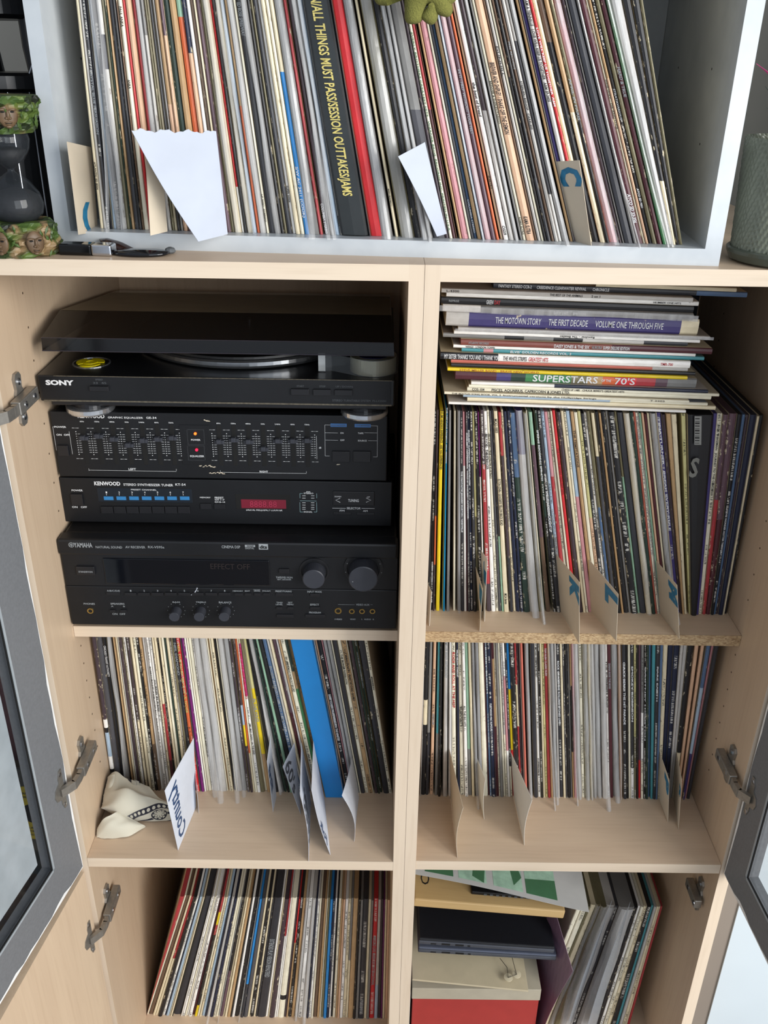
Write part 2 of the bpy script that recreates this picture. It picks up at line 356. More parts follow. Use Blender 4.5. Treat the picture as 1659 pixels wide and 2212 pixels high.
# ------------------------------------------------------------------ records
PAL = {'K': ('17171b', 'black'), 'k': ('2f3036', 'charcoal'), 'G': ('4b4b50', 'dark grey'), 'g': ('7c7b79', 'grey'), 'l': ('bcb9b4', 'light grey'),
 'w': ('f0eee9', 'white'), 'c': ('e0d3b3', 'cream'), 'C': ('e8e2cb', 'pale cream'), 't': ('b4936a', 'tan'), 'n': ('66503f', 'brown'),
 'm': ('4c2029', 'dark maroon'), 'r': ('a8343a', 'dull red'), 'R': ('cc2a30', 'bright red'), 's': ('c46a5a', 'salmon'), 'o': ('d0653a', 'orange'),
 'y': ('e2c61e', 'yellow'), 'Y': ('c9c38a', 'pale yellow'), 'v': ('716b50', 'olive'), 'e': ('3d7d4c', 'green'), 'E': ('23372f', 'dark green'),
 'q': ('438c95', 'teal'), 'b': ('2080c6', 'blue'), 'B': ('17203a', 'navy'), 'u': ('506a8c', 'slate blue'), 'a': ('a3b8cb', 'pale blue'),
 'p': ('c58a90', 'pink'), 'P': ('d4ad8e', 'peach'), 'M': ('5d4550', 'mauve'), 'V': ('40386f', 'violet'), 'D': ('7b4238', 'brick brown'), 'z': ('6f1868', 'purple'), 'x': ('40333a', 'plum black'),
 'h': ('8fb49a', 'pale green'), 'A': ('0c8fc4', 'bright blue'), 'Z': ('d8408f', 'hot pink')}
LAY = {}
def sleeve_mesh(mb, c4, w_segs, par, u0=None):
    pass
ORD = ['', 'first', 'second', 'third', 'fourth', 'fifth', 'sixth', 'seventh', 'eighth', 'ninth', 'tenth', 'eleventh', 'twelfth', 'thirteenth', 'fourteenth', 'fifteenth', 'sixteenth', 'seventeenth', 'eighteenth', 'nineteenth', 'twentieth', 'twenty-first', 'twenty-second', 'twenty-third', 'twenty-fourth', 'twenty-fifth', 'twenty-sixth', 'twenty-seventh', 'twenty-eighth', 'twenty-ninth', 'thirtieth']
class Row:
    """a row of standing sleeves between leaning boundary lines"""
    def __init__(s, z, P0, ang, leans, H=31.3, D=31.2):
        s.z = z; s.P0 = Vector(P0); s.eu = Vector((math.cos(ang), math.sin(ang), 0)); s.ev = Vector((-s.eu.y, s.eu.x, 0)); s.H = H; s.D = D; s.fs = 1.0; s.lim = None
        s.L = []
        for (xt, yt, xb, yb) in leans:
            a = s.up(xt, yt); b = s.up(xb, yb); t = (a[0]-b[0])/(a[1]-b[1]); s.L.append((b[0]-t*(b[1]-z), t))
        s.L.sort()
    def up(s, px, py):
        q = atplane(px, py, s.P0, s.ev); return (q-s.P0).dot(s.eu), q.z
    def lean(s, u):
        L = s.L
        if u <= L[0][0]: return L[0][1]
        for a, b in zip(L, L[1:]):
            if u <= b[0]: return a[1]+(b[1]-a[1])*(u-a[0])/(b[0]-a[0])
        return L[-1][1]
    def bottom(s, px, py):
        u, z = s.up(px, py); ub = u
        for _ in range(25): ub = u-s.lean(ub)*(z-s.z)
        return ub
    def pt(s, ub, h, v=0):    # point on the boundary line that starts at ub
        u = ub+s.lean(ub)*h
        if s.lim: u = min(max(u, s.lim[0]+v*.0001), s.lim[1]-.0001*v)
        return s.P0 + s.eu*u + s.ev*v + Vector((0, 0, s.z-s.P0.z+h))
def parse(data):
    out = []
    for tok in data.split():
        m = re.match(r'^([\d.]+)(\([^)]*\)|[A-Za-z])([~*!^_]*)$', tok); px, c, fl = m.groups()
        if c[0] == '(':
            segs = [(a, int(n_)) for a, n_ in re.findall(r'([A-Za-z])(\d+)', c)]
        else: segs = [(c, 100)]
        out.append((float(px), segs, fl))
    return out
def row_sleeve(row, ua, ub, segs, fl, rnd):
    """one sleeve: rounded spine towards the viewer, colour bands down the spine"""
    Hh = row.H - rnd.uniform(0, .35); rec = rnd.uniform(-.05, .25) + (0.25 if rnd.random() < .2 else 0); D = row.D
    g = min(.022, (ub-ua)*.08); ua += g; ub -= g; w_ = ub-ua
    if '^' in fl: rec -= .5
    prof = [(0, .22), (.12, .07), (.5, 0), (.88, .07), (1, .22)]
    par = (1.0 if '~' in fl else .42, 1.0 if '!' in fl else 0.0, .8 if '*' in fl else .35, 1)
    hs = [Hh]; acc = 0; cols = []
    for c, n_ in segs:
        acc += n_; hs.append(Hh*(1-acc/100)); cols.append(srgb(PAL[c][0]))
    hs[-1] = 0
    mb = MB(); vo = rnd.uniform(0, 500)
    ringf = lambda h, dz=0: [row.pt(ua+w_*a, h, rec+b) for a, b in prof]
    for k, c in enumerate(cols):
        ha, hb = hs[k], hs[k+1]
        R1, R2 = ringf(ha), ringf(hb)
        for j in range(4):
            mb.face((R2[j], R2[j+1], R1[j+1], R1[j]), c, par, ((prof[j][0], hb+vo), (prof[j+1][0], hb+vo), (prof[j+1][0], ha+vo), (prof[j][0], ha+vo)))
    c = cols[0]; dk = tuple(x*.75 for x in c[:3])+(1,)
    def q(u, h, v): return row.pt(u, h, v)
    for (uu, o) in ((ua, 0), (ub, 1)):
        P = [q(uu, 0, rec+.22), q(uu, Hh, rec+.22), q(uu, Hh, rec+D), q(uu, 0, rec+D)]
        if o: P = P[::-1]
        mb.face(P, c, (par[0], 0, par[2], 1), ((5, vo), (5, vo+Hh), (5+D, vo+Hh), (5+D, vo)) if not o else ((5+D, vo), (5+D, vo+Hh), (5, vo+Hh), (5, vo)))
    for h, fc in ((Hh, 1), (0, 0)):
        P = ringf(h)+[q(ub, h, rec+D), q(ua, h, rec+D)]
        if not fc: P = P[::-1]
        mb.face(P, tuple(x*.55 for x in c[:3])+(1,), (.6, 0, .2, 1), [(0, 0)]*7)  # top and bottom faces darker: shade put into the sleeve colour
    mb.face((q(ub, 0, rec+D), q(ua, 0, rec+D), q(ua, Hh, rec+D), q(ub, Hh, rec+D)), dk, par, [(0, 0)]*4)
    return mb, ua, ub, rec, Hh
def film_mesh(row, ua, ub, rec, Hh, rnd):
    """loose clear plastic outer sleeve: folded edge bulges in front of the spine"""
    mb = MB(); n = 14; out = rnd.uniform(.35, .8); ph = rnd.uniform(0, 6); tail = rnd.choice((0, 0, 1.2, 2.4))
    R = []
    for i in range(n+1):
        h = (Hh+.15)*i/n; o = rec-out*(.75+.35*math.sin(ph+i*.9))-.05-tail*max(0, 1-h/11)**1.5
        wv = .012*math.sin(ph*2+i*1.3)
        R.append([row.pt(ua+(ub-ua)*a+wv*(1 if 0 < a < 1 else 0), h, o+b) for a, b in ((.04, out+.1), (.12, .18), (.35, 0), (.65, .03), (.9, .2), (.96, out+.1))])
    for i in range(n):
        for j in range(5): mb.face((R[i][j], R[i][j+1], R[i+1][j+1], R[i+1][j]))
    return mb
def spine_text(row, mb, ua, ub, rec, text, y0, y1, px, hfrac=.55):
    """text runs down the spine between picture heights y0 and y1 (converted to heights on the spine)"""
    um = (ua+ub)/2; wd = ub-ua
    def hat(py):
        h = 15.
        for _ in range(20):
            q = row.pt(um, h); d = q-CP; v = 1106-F*d.dot(UP)/d.dot(FW)
            h += (v-py)/(F/d.dot(FW))/.9
        return h
    h1, h0 = hat(y0), hat(y1); Lh = h1-h0
    cap = wd*hfrac
    fn = lambda s_, t_: row.pt(um, h1-s_, rec-.02) + row.eu*(t_-cap*.5)
    put(mb, text, fn, Lh, cap, .022)
COUNT = {}; TH = {}; NTH = [0, 0]; THIN = .335
def build_row(row, first, chunks, texts, where, landmarks, group, limit=None, seed=1):
    """chunks: list of (reference y, 'px code ...'); returns the records"""
    rnd = random.Random(seed); items = []; prev = row.bottom(*first)
    for yref, data in chunks:
        for px, segs, fl in parse(data):
            ub = row.bottom(px, yref)
            if ub-prev < .09: continue
            if '_' not in fl: items.append((prev, ub, segs, fl, px))     # '_' is an empty gap
            prev = ub
    N = len(items); lm = []
    for px, nme in landmarks:
        i = min(range(N), key=lambda k: abs(items[k][4]-px)); lm.append((i, nme))
    objs = []
    for i, (a, b, segs, fl, px) in enumerate(items):
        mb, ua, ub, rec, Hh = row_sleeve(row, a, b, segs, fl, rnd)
        if segs[0][0] == '0': continue
        COUNT[group] = COUNT.get(group, 0)+1
        has = any(abs(tp-px) < .6 for tp, *_ in texts)
        if (ub-ua)*row.fs < THIN and not has and i not in [q[0] for q in lm]:      # beyond the three hundred largest: joined per row
            TH.setdefault(row, [MB(), MB()])
            for f, c_, p_, uv_ in zip(mb.f, mb.c, mb.p, mb.uv): TH[row][0].face([mb.v[k] for k in f], c_, p_, uv_)
            if '*' in fl:
                fm = film_mesh(row, ua, ub, rec, Hh, rnd)
                for f in fm.f: TH[row][1].face([fm.v[k] for k in f])
            NTH[0] += 1; continue
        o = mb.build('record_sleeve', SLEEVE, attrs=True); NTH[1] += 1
        j, ln = min(lm, key=lambda q: abs(q[0]-i)); cn = ' and '.join(dict.fromkeys(PAL[c][1] for c, _ in segs[:3]))
        look = 'worn ' if '~' in fl else ('plastic-covered ' if '*' in fl else '')
        side = 'right' if i > j else 'left'; pos = f'{ORD[abs(i-j)]} to the {side} of the {ln}'
        if i == j: lab = f'{ln} {where}' if len((ln+' '+where).split()) <= 16 else ln
        else:
            c1 = PAL[segs[0][0]][1]
            for lab in (f'{look}{cn} record spine {where}, {pos}', f'{look}{c1} record spine {where}, {pos}', f'{look}{cn} record spine, {pos}', f'{look}{c1} record spine, {pos}', f'{look}{c1} record, {pos}', f'{c1} record, {pos}', f'{c1} record, {ORD[abs(i-j)]} {side} of the {ln}', f'{c1}, {ORD[abs(i-j)]} {side} of the {ln}'):
                if len(lab.split()) <= 16: break
        tag(o, lab, 'record', group)
        if '*' in fl:
            film_mesh(row, ua, ub, rec, Hh, rnd).build('plastic_cover', FILM, o, smooth=True)
        for (tp, s_, y0, y1, ck) in texts:
            if abs(tp-px) < .6:
                tb = MB(); spine_text(row, tb, ua, ub, rec, s_, y0, y1, px); t = tb.build('spine_title', ck, o)
        objs.append(o)
    return items, objs
NROW = -0.0478
CR = Row(CT+.02, (-34.9, 8.06, CT), th, [(165, 0, 219, 498), (655, 0, 737, 505), (722, 0, 806, 508), (1030, 0, 1142, 518), (1234, 0, 1357, 516), (1318, 0, 1441, 524), (1381, 0, 1467, 526)])
crate_chunks = [
 (215, '192c 199l 208k! 212K 219a*~ 231G*! 240(w40B10w50)~* 247.6v 251E~ 257t~ 267k~ 274(n30K70)~ 278n~ 288C 295R 307.6P 316r~ 327.5l*~ 335(g40l60)~ 341v~ 347c~ 354K 359g~ 370(t60P40)~ 378(M40P40M20)~ 391(Y30E40G30)~ 405.5t 419(h35o45h20) 429.6(R25B20P25M15o15)~ 437.3w 445.5n~ 451c 460M~ 467v~ 481.4c*'),
 (440, '488(t50c50) 491C 495M 510.5l* 518.5(w15R70w15)~ 525.8K~ 537c*~ 545a* 552(t60o40) 566l* 571.5C 584.8k 596.7g* 604K~ 610v 621k~ 628.5w 638.5c~ 647.8C~ 657.7(K30c20b50) 679g*~ 686.6r~ 690K_ 699x 711g* 722.4a* 725.8w'),
 (440, '789k^ 813R 836.5g* 841K_ 848c 852.5K_ 883v* 897.5K~ 911.5g* 922g* 947(g60G40) 956x~ 963.5C 970.5(r60m40) 973.5n 977K_ 983t 997(c30p70)~ 1003C 1009G 1016u 1025.4t 1032a* 1046p* 1055.8M 1062.8o 1065K_ 1071.5c 1083.4w~ 1094(x60l40)~ 1105g* 1107K_ 1112.7g 1120C 1137.6P 1144n 1151.7l 1157.7C 1163.7(n50K50)~ 1173(o20K60k20)~ 1180n 1189l 1196(l40G45w15) 1209g* 1213K_ 1220t 1223g 1231V 1243l 1251R~ 1262c~ 1277(t20n20K60)~ 1289(t60c40)~ 1298(v60K40)~ 1317(r30p70)* 1325x~ 1329g 1349k 1356.6g*~ 1370m~ 1375C~ 1381.7(t50P50) 1390.4K! 1400v~ 1411.6(c20m80)~ 1421e* 1434.7l* 1444.4(K80c20)~ 1454K~ 1461.7v~')]
crate_texts = [
 (208, 'CRYSTAL BLUE PERSUASION', 150, 290, INKG), (288, 'PAUL ANKA', 14, 58, INKK), (288, 'ANKA', 172, 192, INKK), (571.5, 'LP 5021  STEREO', 420, 480, INKK), (584.8, 'ED ROSE SPEEDWAY', 5, 78, INKG),
 (628.5, 'SUPER 30004', 402, 438, INKK), (657.7, 'S/W AC 3411 (COOK)', 360, 470, INKW), (699, 'COLUMBIA STEREO', 440, 505, INKW), (725.8, 'B0025', 468, 490, INKK),
 (848, 'B0001/B26789/11', 408, 445, INKK), (963.5, 'EVERLY BROTHERS GREATEST HITS   WARNER BROS. RECORDS INC. PRINTED IN U.S.A.', 70, 500, plain('green_print', '3f6b4b', .6)),
 (1016, 'COLUMBIA STEREO', 432, 505, INKW), (1055.8, 'IN IT . HELP WITHOUT YOUR FEET', 150, 290, INKG), (1071.5, 'ELEKTRA', 381, 410, INKK), (1083.4, 'the best of bread', 178, 252, INKK),
 (1120, 'BREWER & SHIPLEY/TARKIO', 175, 268, INKK), (1137.6, 'BREWER AND SHIPLEY / SHAKE OFF THE DEMON', 135, 290, INKK), (1120.0, 'KAMA SUTRA', 470, 508, INKK), (1137.6, 'KAMA SUTRA', 468, 506, INKK),
 (1151.7, 'DUNHILL', 100, 165, INKK), (1189, 'STEPHEN BISHOP   CARELESS', 175, 280, INKK), (1180, 'FREE RECORDS', 90, 150, INKG), (1243, 'AM A TENNILLE   LOVE WILL KEEP US TOGETHER   A&M SP-3405', 0, 220, INKK),
 (1251, 'LOVE WILL KEEP US TOGETHER  A&M', 60, 230, INKW), (1375, 'ONE WAY... OR ANOTHER', 172, 280, INKK), (1370, 'ATCO SD 33-356', 420, 482, INKW), (1390.4, 'ATCO SD 7051', 408, 450, INKW),
 (1390.4, 'STRATAVARIOUS', 192, 260, INKG), (1083.4, 'OSS9', 488, 508, INKK), (1298, 'APRIL IN PARIS', 170, 260, INKG), (1411.6, 'HARD & TRUE', 145, 210, INKG), (192, 'ATLANTIC SD 8004', 350, 410, INKK)]
CRW = 'in the white crate'
ci1, _ = build_row(CR, (184, 215), crate_chunks[:2], crate_texts, CRW, [(288, 'pale cream spine with a name printed twice'), (437.3, 'plain white record spine'), (518.5, 'red-splashed white record spine'), (584.8, 'wide charcoal record spine'), (657.7, 'black, cream and blue banded spine'), (725.8, 'narrow white spine touching the black box set')], 'records leaning in the white crate')
ci2, _ = build_row(CR, (785.5, 440), crate_chunks[2:], crate_texts, CRW, [(813, 'bright red box spine'), (883, 'wide olive plastic-wrapped record'), (963.5, 'cream spine with green lettering'), (997, 'cream spine with a pink centre'), (1062.8, 'orange record spine'), (1137.6, 'wide peach record spine'), (1189, 'light grey titled spine'), (1251, 'tattered bright red spine'), (1317, 'pink plastic-covered spine'), (1370, 'dark maroon spine with white catalogue number'), (1421, 'green record spine'), (1461.7, 'last worn olive spine at the right end')], 'records leaning in the white crate', seed=2)
# the wide black box set with gold lettering
ua, ub = CR.bottom(726.5, 440), CR.bottom(784.8, 440)
bx = MB(); Hb = 31.6
pr = [(0, .9), (.02, .35), (.1, .05), (.5, 0), (.9, .05), (.98, .3), (1, .9)]
R1 = [CR.pt(ua+(ub-ua)*a, .15, b-.45) for a, b in pr]+[CR.pt(ub, .15, 31), CR.pt(ua, .15, 31)]
R2 = [CR.pt(ua+(ub-ua)*a, Hb, b-.45) for a, b in pr]+[CR.pt(ub, Hb, 31), CR.pt(ua, Hb, 31)]
bx.poly(R1+R2, [tuple(range(8, -1, -1)), tuple(range(9, 18))]+[(j, (j+1) % 9, 9+(j+1) % 9, 9+j) for j in range(9)])
o = tag(bx.build('box_set', plain('black_cloth_board', '23282a', .45, 0, .12, 80, .1)), 'wide black record box set with gold lettering down its spine', 'box set')
tb = MB(); spine_text(CR, tb, ua, ub, -.5, 'JOHN/ALL THINGS MUST PASS/SESSION OUTTAKES/JAMS', -46, 422, 0, .33); tb.build('gold_title', GOLD, o)
# small yellow sticker on the red box
sb = MB(); u_r = (CR.bottom(790, 440)+CR.bottom(812, 440))/2
h_ = 14.6; sb.face([CR.pt(u_r, h_, -.02+1.15)+CR.eu*a+Vector((0, 0, b)) for a, b in ((-.2, 0), (.3, -.1), (.25, 1.1), (-.2, 1.0))])
tag(sb.build('sticker', plain('yellow_sticker', 'e0a020', .5)), 'small yellow sticker on the bright red box spine', 'sticker')
RU = Row(zRA+.02, (0, 15.0, zRA), 0, H=30.35, leans=[(928, 874, 921, 1318), (956, 874, 946, 1319), (1070, 879, 1095, 1319), (1196, 890, 1244, 1319), (1342, 897, 1392, 1323), (1427, 897, 1469, 1323), (1475, 893, 1490, 1323), (1513, 893, 1499, 1325), (1540, 882, 1503, 1326), (1655, 887, 1571, 1333)])
ru_chunks = [(1245, '930.8K~ 936.4K! 940.5(x50o25x25)~ 943K_ 951.3y 956.5K_ 958Y 962A 965K_ 971.7g~ 979K_ 984.5C 987K_ 995.8G* 1002k! 1007.6(p25w75) 1010m 1015.3G! 1021B! 1028.6k! 1033.7(Y50v50) 1042K~! 1046(z30w70)~ 1049K_ 1058.3(x25r60x15)! 1067.5w! 1073.7C! 1080G~ 1085(k60h40)~ 1095.4c 1097K_ 1104.6(r20x50k30)~ 1110c! 1119B~ 1126B~! 1139.4(u30E70)~! 1158(V20l80)* 1167v* 1171C 1173K_ 1182.5(h15M45n40)~ 1188K_ 1194.8(E50K50)~! 1204k~! 1212(a60g40)!'),
 (1190.7, '1215(p30r70)~ 1221.4C! 1226.5C 1233.7R 1236K_ 1245x~'),
 (1185, '1250.8c 1256.4C! 1265.6(a40p60) 1272.8t~ 1281C 1288(Y50P50)! 1296k! 1301.5w! 1308.6(v45u55)~ 1311K_ 1319(c20G80)~ 1326.6K~ 1332t 1342.5K~ 1347.6g 1362K~! 1367(v30h70)~ 1380.4k 1392.7c* 1401E~ 1405s 1410C!'),
 (1205.8, '1415l! 1419.5h 1424.6P 1430.4m 1435.5c 1448g*~ 1450.4c 1459.6V! 1464x~ 1471t~ 1479c~ 1484n_ 1489.3Y! 1502K^ 1514.5v 1521.4V 1530.6C! 1539.7(M40r60)~ 1552(M50m50)~ 1560K! 1566u 1572x~ 1583B 1588c~ 1596K~')]
ru_texts = [(936.4, 'SCORPIO RECORDS', 1215, 1260, INKW), (962, 'THE NEPTUNE PROJECT ARC SESSION', 880, 1000, INKW), (951.3, 'THE JIMI HENDRIX EXPERIENCE - ARE YOU EXPERIENCED', 885, 1015, INKK), (1002, 'THE FANTASTIC JOHNNY HORTON / NASHVILLE', 1018, 1150, INKW),
 (1015.3, 'ENGELBERT HUMPERDINCK  WINGS BY ENGELBERT HUMPERDINCK', 935, 1120, INKW), (1021, 'ENGELBERT HUMPERDINCK  AFTER THE LOVIN\'', 930, 1050, INKW), (1021.0, 'EPIC STEREO', 1275, 1318, INKW), (1067.5, 'BILLY JOEL   THE STRANGER', 938, 1015, INKK),
 (1073.7, 'BILLY JOEL   THE NYLON CURTAIN', 940, 1035, INKK), (1073.7, 'COLUMBIA STEREO', 1278, 1315, INKK), (1095.4, 'ELTON JOHN / GOODBYE YELLOW BRICK ROAD', 1035, 1135, INKK), (1095.4, 'MCA2-10003', 905, 935, INKK), (1095.4, 'MCA Stereo', 1282, 1305, INKK),
 (1110, 'AIR SUPPLY / LOST IN LOVE', 1080, 1140, INKG), (1204, 'I MILLIE JACKSON CAUGHT UP', 1062, 1150, INKW), (1194.8, 'SPRING RECORDS | SPR 6703', 930, 1040, INKW), (1212, 'JACKSON FIVE ANTHOLOGY', 1100, 1200, INKG), (1233.7, 'THE POINTER SISTERS GREATEST HITS', 970, 1070, plain('dark_red_print', '7a1418', .6)),
 (1256.4, 'THE TEMPTATIONS IN A MELLOW MOOD', 1180, 1235, INKK), (1272.8, 'THE TEMPTATIONS', 930, 1010, INKK), (1301.5, 'THE TEMPTATIONS GREATEST HITS', 1110, 1165, INKK), (1459.6, 'TINA TURNER   BREAK EVERY RULE', 905, 1150, INKW), (1530.6, 'RICK WAKEMAN   JOURNEY TO THE CENTRE', 920, 1065, INKK), (1410, 'BONEY M  NIGHT FLIGHT TO VENUS', 900, 1200, INKG), (1560, 'STEVIE WONDER HOTTER THAN JULY', 1100, 1200, INKW)]
ri, _ = build_row(RU, (924.5, 1245), ru_chunks, ru_texts, 'on the chipboard-edged shelf', [(951.3, 'yellow record spine'), (962, 'bright blue record spine'), (1007.6, 'white spine with a pink top'), (1058.3, 'plum and red banded spine'), (1095.4, 'wide cream spine with a small label'), (1158, 'wide greyish plastic-wrapped spine'), (1233.7, 'clean bright red record spine'), (1265.6, 'pale blue and pink spine'), (1301.5, 'narrow white titled spine'), (1380.4, 'wide charcoal record spine'), (1430.4, 'dark maroon record spine'), (1459.6, 'violet spine with white title'), (1502, 'black wedge-shaped sleeve'), (1530.6, 'pale cream spine leaning right'), (1566, 'slate blue spine leaning right'), (1596, 'last worn black spine at the right end')], 'records standing under the lying pile', seed=3)
LM = Row(zB+.02, (0, 13.4, zB), 0, [(198, 1379.5, 245.6, 1720), (319, 1381, 361.8, 1720), (446, 1382, 493, 1720), (510.7, 1382, 551, 1720), (561.5, 1397, 639, 1722), (628.6, 1383, 706.7, 1732), (671, 1383, 742, 1726), (788.5, 1384, 843, 1719)])
lm_chunks = [(1570, '233(x55w5K3a15w8K2g12)~ 245.7G~ 254K 257K_ 265g* 268k_ 271t~ 276c~ 279.5l 285.4x~ 288K_ 291C! 294.6w! 297K_ 302(x55c45)! 304K_ 310c 316.6C! 322.5K~! 328.4(t70n30)! 334.3w 338.6l 343.6w! 349.5w! 351K_ 355.4c! 361.4(c45r35m20)~ 365.6K~! 370.6c~ 376.5C 380.8E 387.5c! 391.7(m10w90)! 393K_ 396v 404.4k~ 412.8(R40o40R20)~! 415.8G 422.5z~ 426.3w 430.5C 437.3C 441w! 455l* 470l* 472.8C 476t 478.7C 484.6c~! 490.5K 493C 505l* 516.7g* 521.7x! 524K_ 529.3(x45a12y13x30)~ 533.5(o75c25)~ 537.8C 543.7(c10Z30w60)! 550.4v 554.6C 563(Y35y40t25) 567(k40v60)~ 575K 581.6w*'),
 (1570, '584g* 590E~ 594K~ 600.4h 609.8K~ 619u! 624l 630c~ 638(M50m50)~ 642.7w* 647.4t 656.8C! 663(E25t10e65)~ 668.6t! 671.7m'),
 (1570, '718G* 721P 730.5K! 733p 741g* 749.3g* 752.4C 761.8k 769.7C! 779.8t! 782C 784K_ 791.6x~ 796E 801E! 804K_ 816.7k~ 818K_ 823.7C!')]
LM.lim = (L0+.04, -T-.04); RU.lim = (T+.04, R0-.04)
lm_texts = [(254, 'CHICAGO TRANSIT AUTHORITY', 1395, 1462, INKW), (343.6, 'BOBBY VINTON  A COUNTRY BOY / ROLLING STONE', 1440, 1600, INKK), (349.5, 'JOURNEY IN A BIRD', 1470, 1540, INKK), (404.4, 'NEIL DIAMOND', 1390, 1460, INKG), (412.8, 'NEIL DIAMOND  BEAUTIFUL NOISE', 1390, 1540, GOLD), (441, 'AL DI MEOLA', 1572, 1640, INKK),
 (521.7, 'PHIL COLLINS - NO JACKET', 1540, 1578, INKW), (543.7, 'THE BEST OF THE GREAT GREATEST HITS', 1398, 1510, INKR), (543.7, 'JAN AND DEAN / IN THE END', 1562, 1630, INKK), (656.8, 'W   JANE FONDA\'S WORKOUT RECORD', 1420, 1495, INKK), (730.5, 'LARRY COREN / MUSIC NAILED FOR THE NINETIES', 1500, 1600, INKW),
 (769.7, 'THE BOXER REBELLION', 1415, 1480, INKK), (779.8, 'JOHN LENNON  PLASTIC ONO BAND', 1410, 1515, INKK), (801, 'DICK CURLESS   LIVE AT THE OPERA', 1412, 1490, INKG), (563, 'IN THE WIND', 1510, 1560, INKG), (823.7, 'ABC RECORDS', 1462, 1486, INKK), (619, 'BOBBY VEE RUN TO HIM', 1440, 1560, INKG)]
LMW = 'above the crumpled cloth'
lg = 'records standing behind the white paper dividers'
build_row(LM, (223.5, 1570), lm_chunks[:1], lm_texts, 'on the lower left shelf', [(233, 'black and white swirled spine at the left end'), (254, 'black spine with small white title'), (290.0, 'pale cream spine beside the plum spine'), (322.5, 'speckled black spine'), (343.6, 'white spine with a long black title'), (380.8, 'dark green record spine'), (412.8, 'red and orange record spine'), (422.5, 'purple record spine'), (476, 'tan spine between pale cream ones'), (490.5, 'plain black spine'), (529.3, 'plum, blue and yellow banded spine'), (543.7, 'white spine with a hot pink band'), (563, 'yellow record spine'), (581.6, 'shiny white plastic spine')], lg, seed=4)
build_row(LM, (581.6, 1570), lm_chunks[1:2], lm_texts, 'left of the blue box', [(600.4, 'pale green record spine'), (619, 'slate blue record spine'), (656.8, 'wide pale cream spine with black title'), (663, 'green and tan spine touching the thin tan one')], lg, seed=5)
build_row(LM, (715, 1570), lm_chunks[2:], lm_texts, 'right of the blue box', [(730.5, 'black spine with long white title'), (769.7, 'pale cream titled spine'), (801, 'dark green titled spine'), (823.7, 'last pale cream spine at the right end')], lg, seed=6)
# bright blue slipcase
ua, ub = LM.bottom(672.5, 1570), LM.bottom(714.5, 1570)
bb = MB(); P = []
for h in (0.02, 31.9):
    P += [LM.pt(ua, h, -.9), LM.pt(ub, h, -.9), LM.pt(ub, h, 31), LM.pt(ua, h, 31)]
bb.hexa(P)
tag(bb.build('slipcase', plain('bright_blue_board', '1b7ec4', .5, 0, .03, 60)), 'wide plain bright blue slipcase leaning among the records', 'slipcase')
RL = Row(zRB+.02, (0, 12.9, zRB), 0, H=31.12, leans=[(927, 1387, 917.6, 1719), (942, 1387, 934, 1721), (968, 1387, 966, 1719), (1001, 1387, 1009, 1716), (1097.6, 1392, 1112, 1720), (1153, 1394, 1161, 1716), (1179, 1394, 1188, 1716), (1316.5, 1399, 1322.5, 1717), (1407, 1402, 1404, 1724), (1462, 1402, 1440, 1722), (1551, 1402, 1488, 1729)])
rl_chunks = [(1570, '913.5l 923(K40c15K45)~ 930(g60k40)~ 932K_ 939.5P! 942K_ 948(q60g40)~ 954K~ 958K_ 967l 969K_ 976w* 985C! 987K_ 992.6B 1001C! 1008.5w! 1015.7(h70g30) 1022c 1030G* 1039G* 1050C~ 1053m 1057.7u! 1065.4B! 1068M 1072.7(m15t40m45) 1076C! 1082g~ 1087C 1091.5(l60C40)! 1097(w25p45w30) 1101.6(k80C20)! 1107.4(b33y37R30) 1117.5K~! 1122(r30c25r45)~ 1127x~ 1129g 1135s 1138n_ 1147.4g* 1150K_ 1159k 1165w! 1169.6K! 1174.4c~ 1179.7Y! 1186r 1192t*~ 1201.4g* 1206l 1213.5k! 1219c~ 1222.7G! 1230K~ 1233.7g 1237.6(t30K40t30)~ 1243.4p* 1254l* 1260.7C! 1272.3v*~ 1279c* 1287.7l*'),
 (1570, '1299l* 1311l* 1315.7w! 1323.4m 1337g* 1342.7P* 1345K_ 1353.3k! 1358K~ 1363C~ 1370(k80w20)! 1374.7(Y60v40)! 1380K~ 1385(M75R25) 1391(g45w30C25)! 1395.8K! 1401.8E~ 1407u 1414q 1421k! 1427u 1436c~! 1446B 1456B! 1462l~ 1469.4l 1480(K70c30)~ 1487.4P 1490n_ 1496.5P~ 1499m_ 1506.7(u30a40V30)~ 1508.5m_ 1512.8p~ 1522k')]
RL.lim = (T+.04, R0-.04)
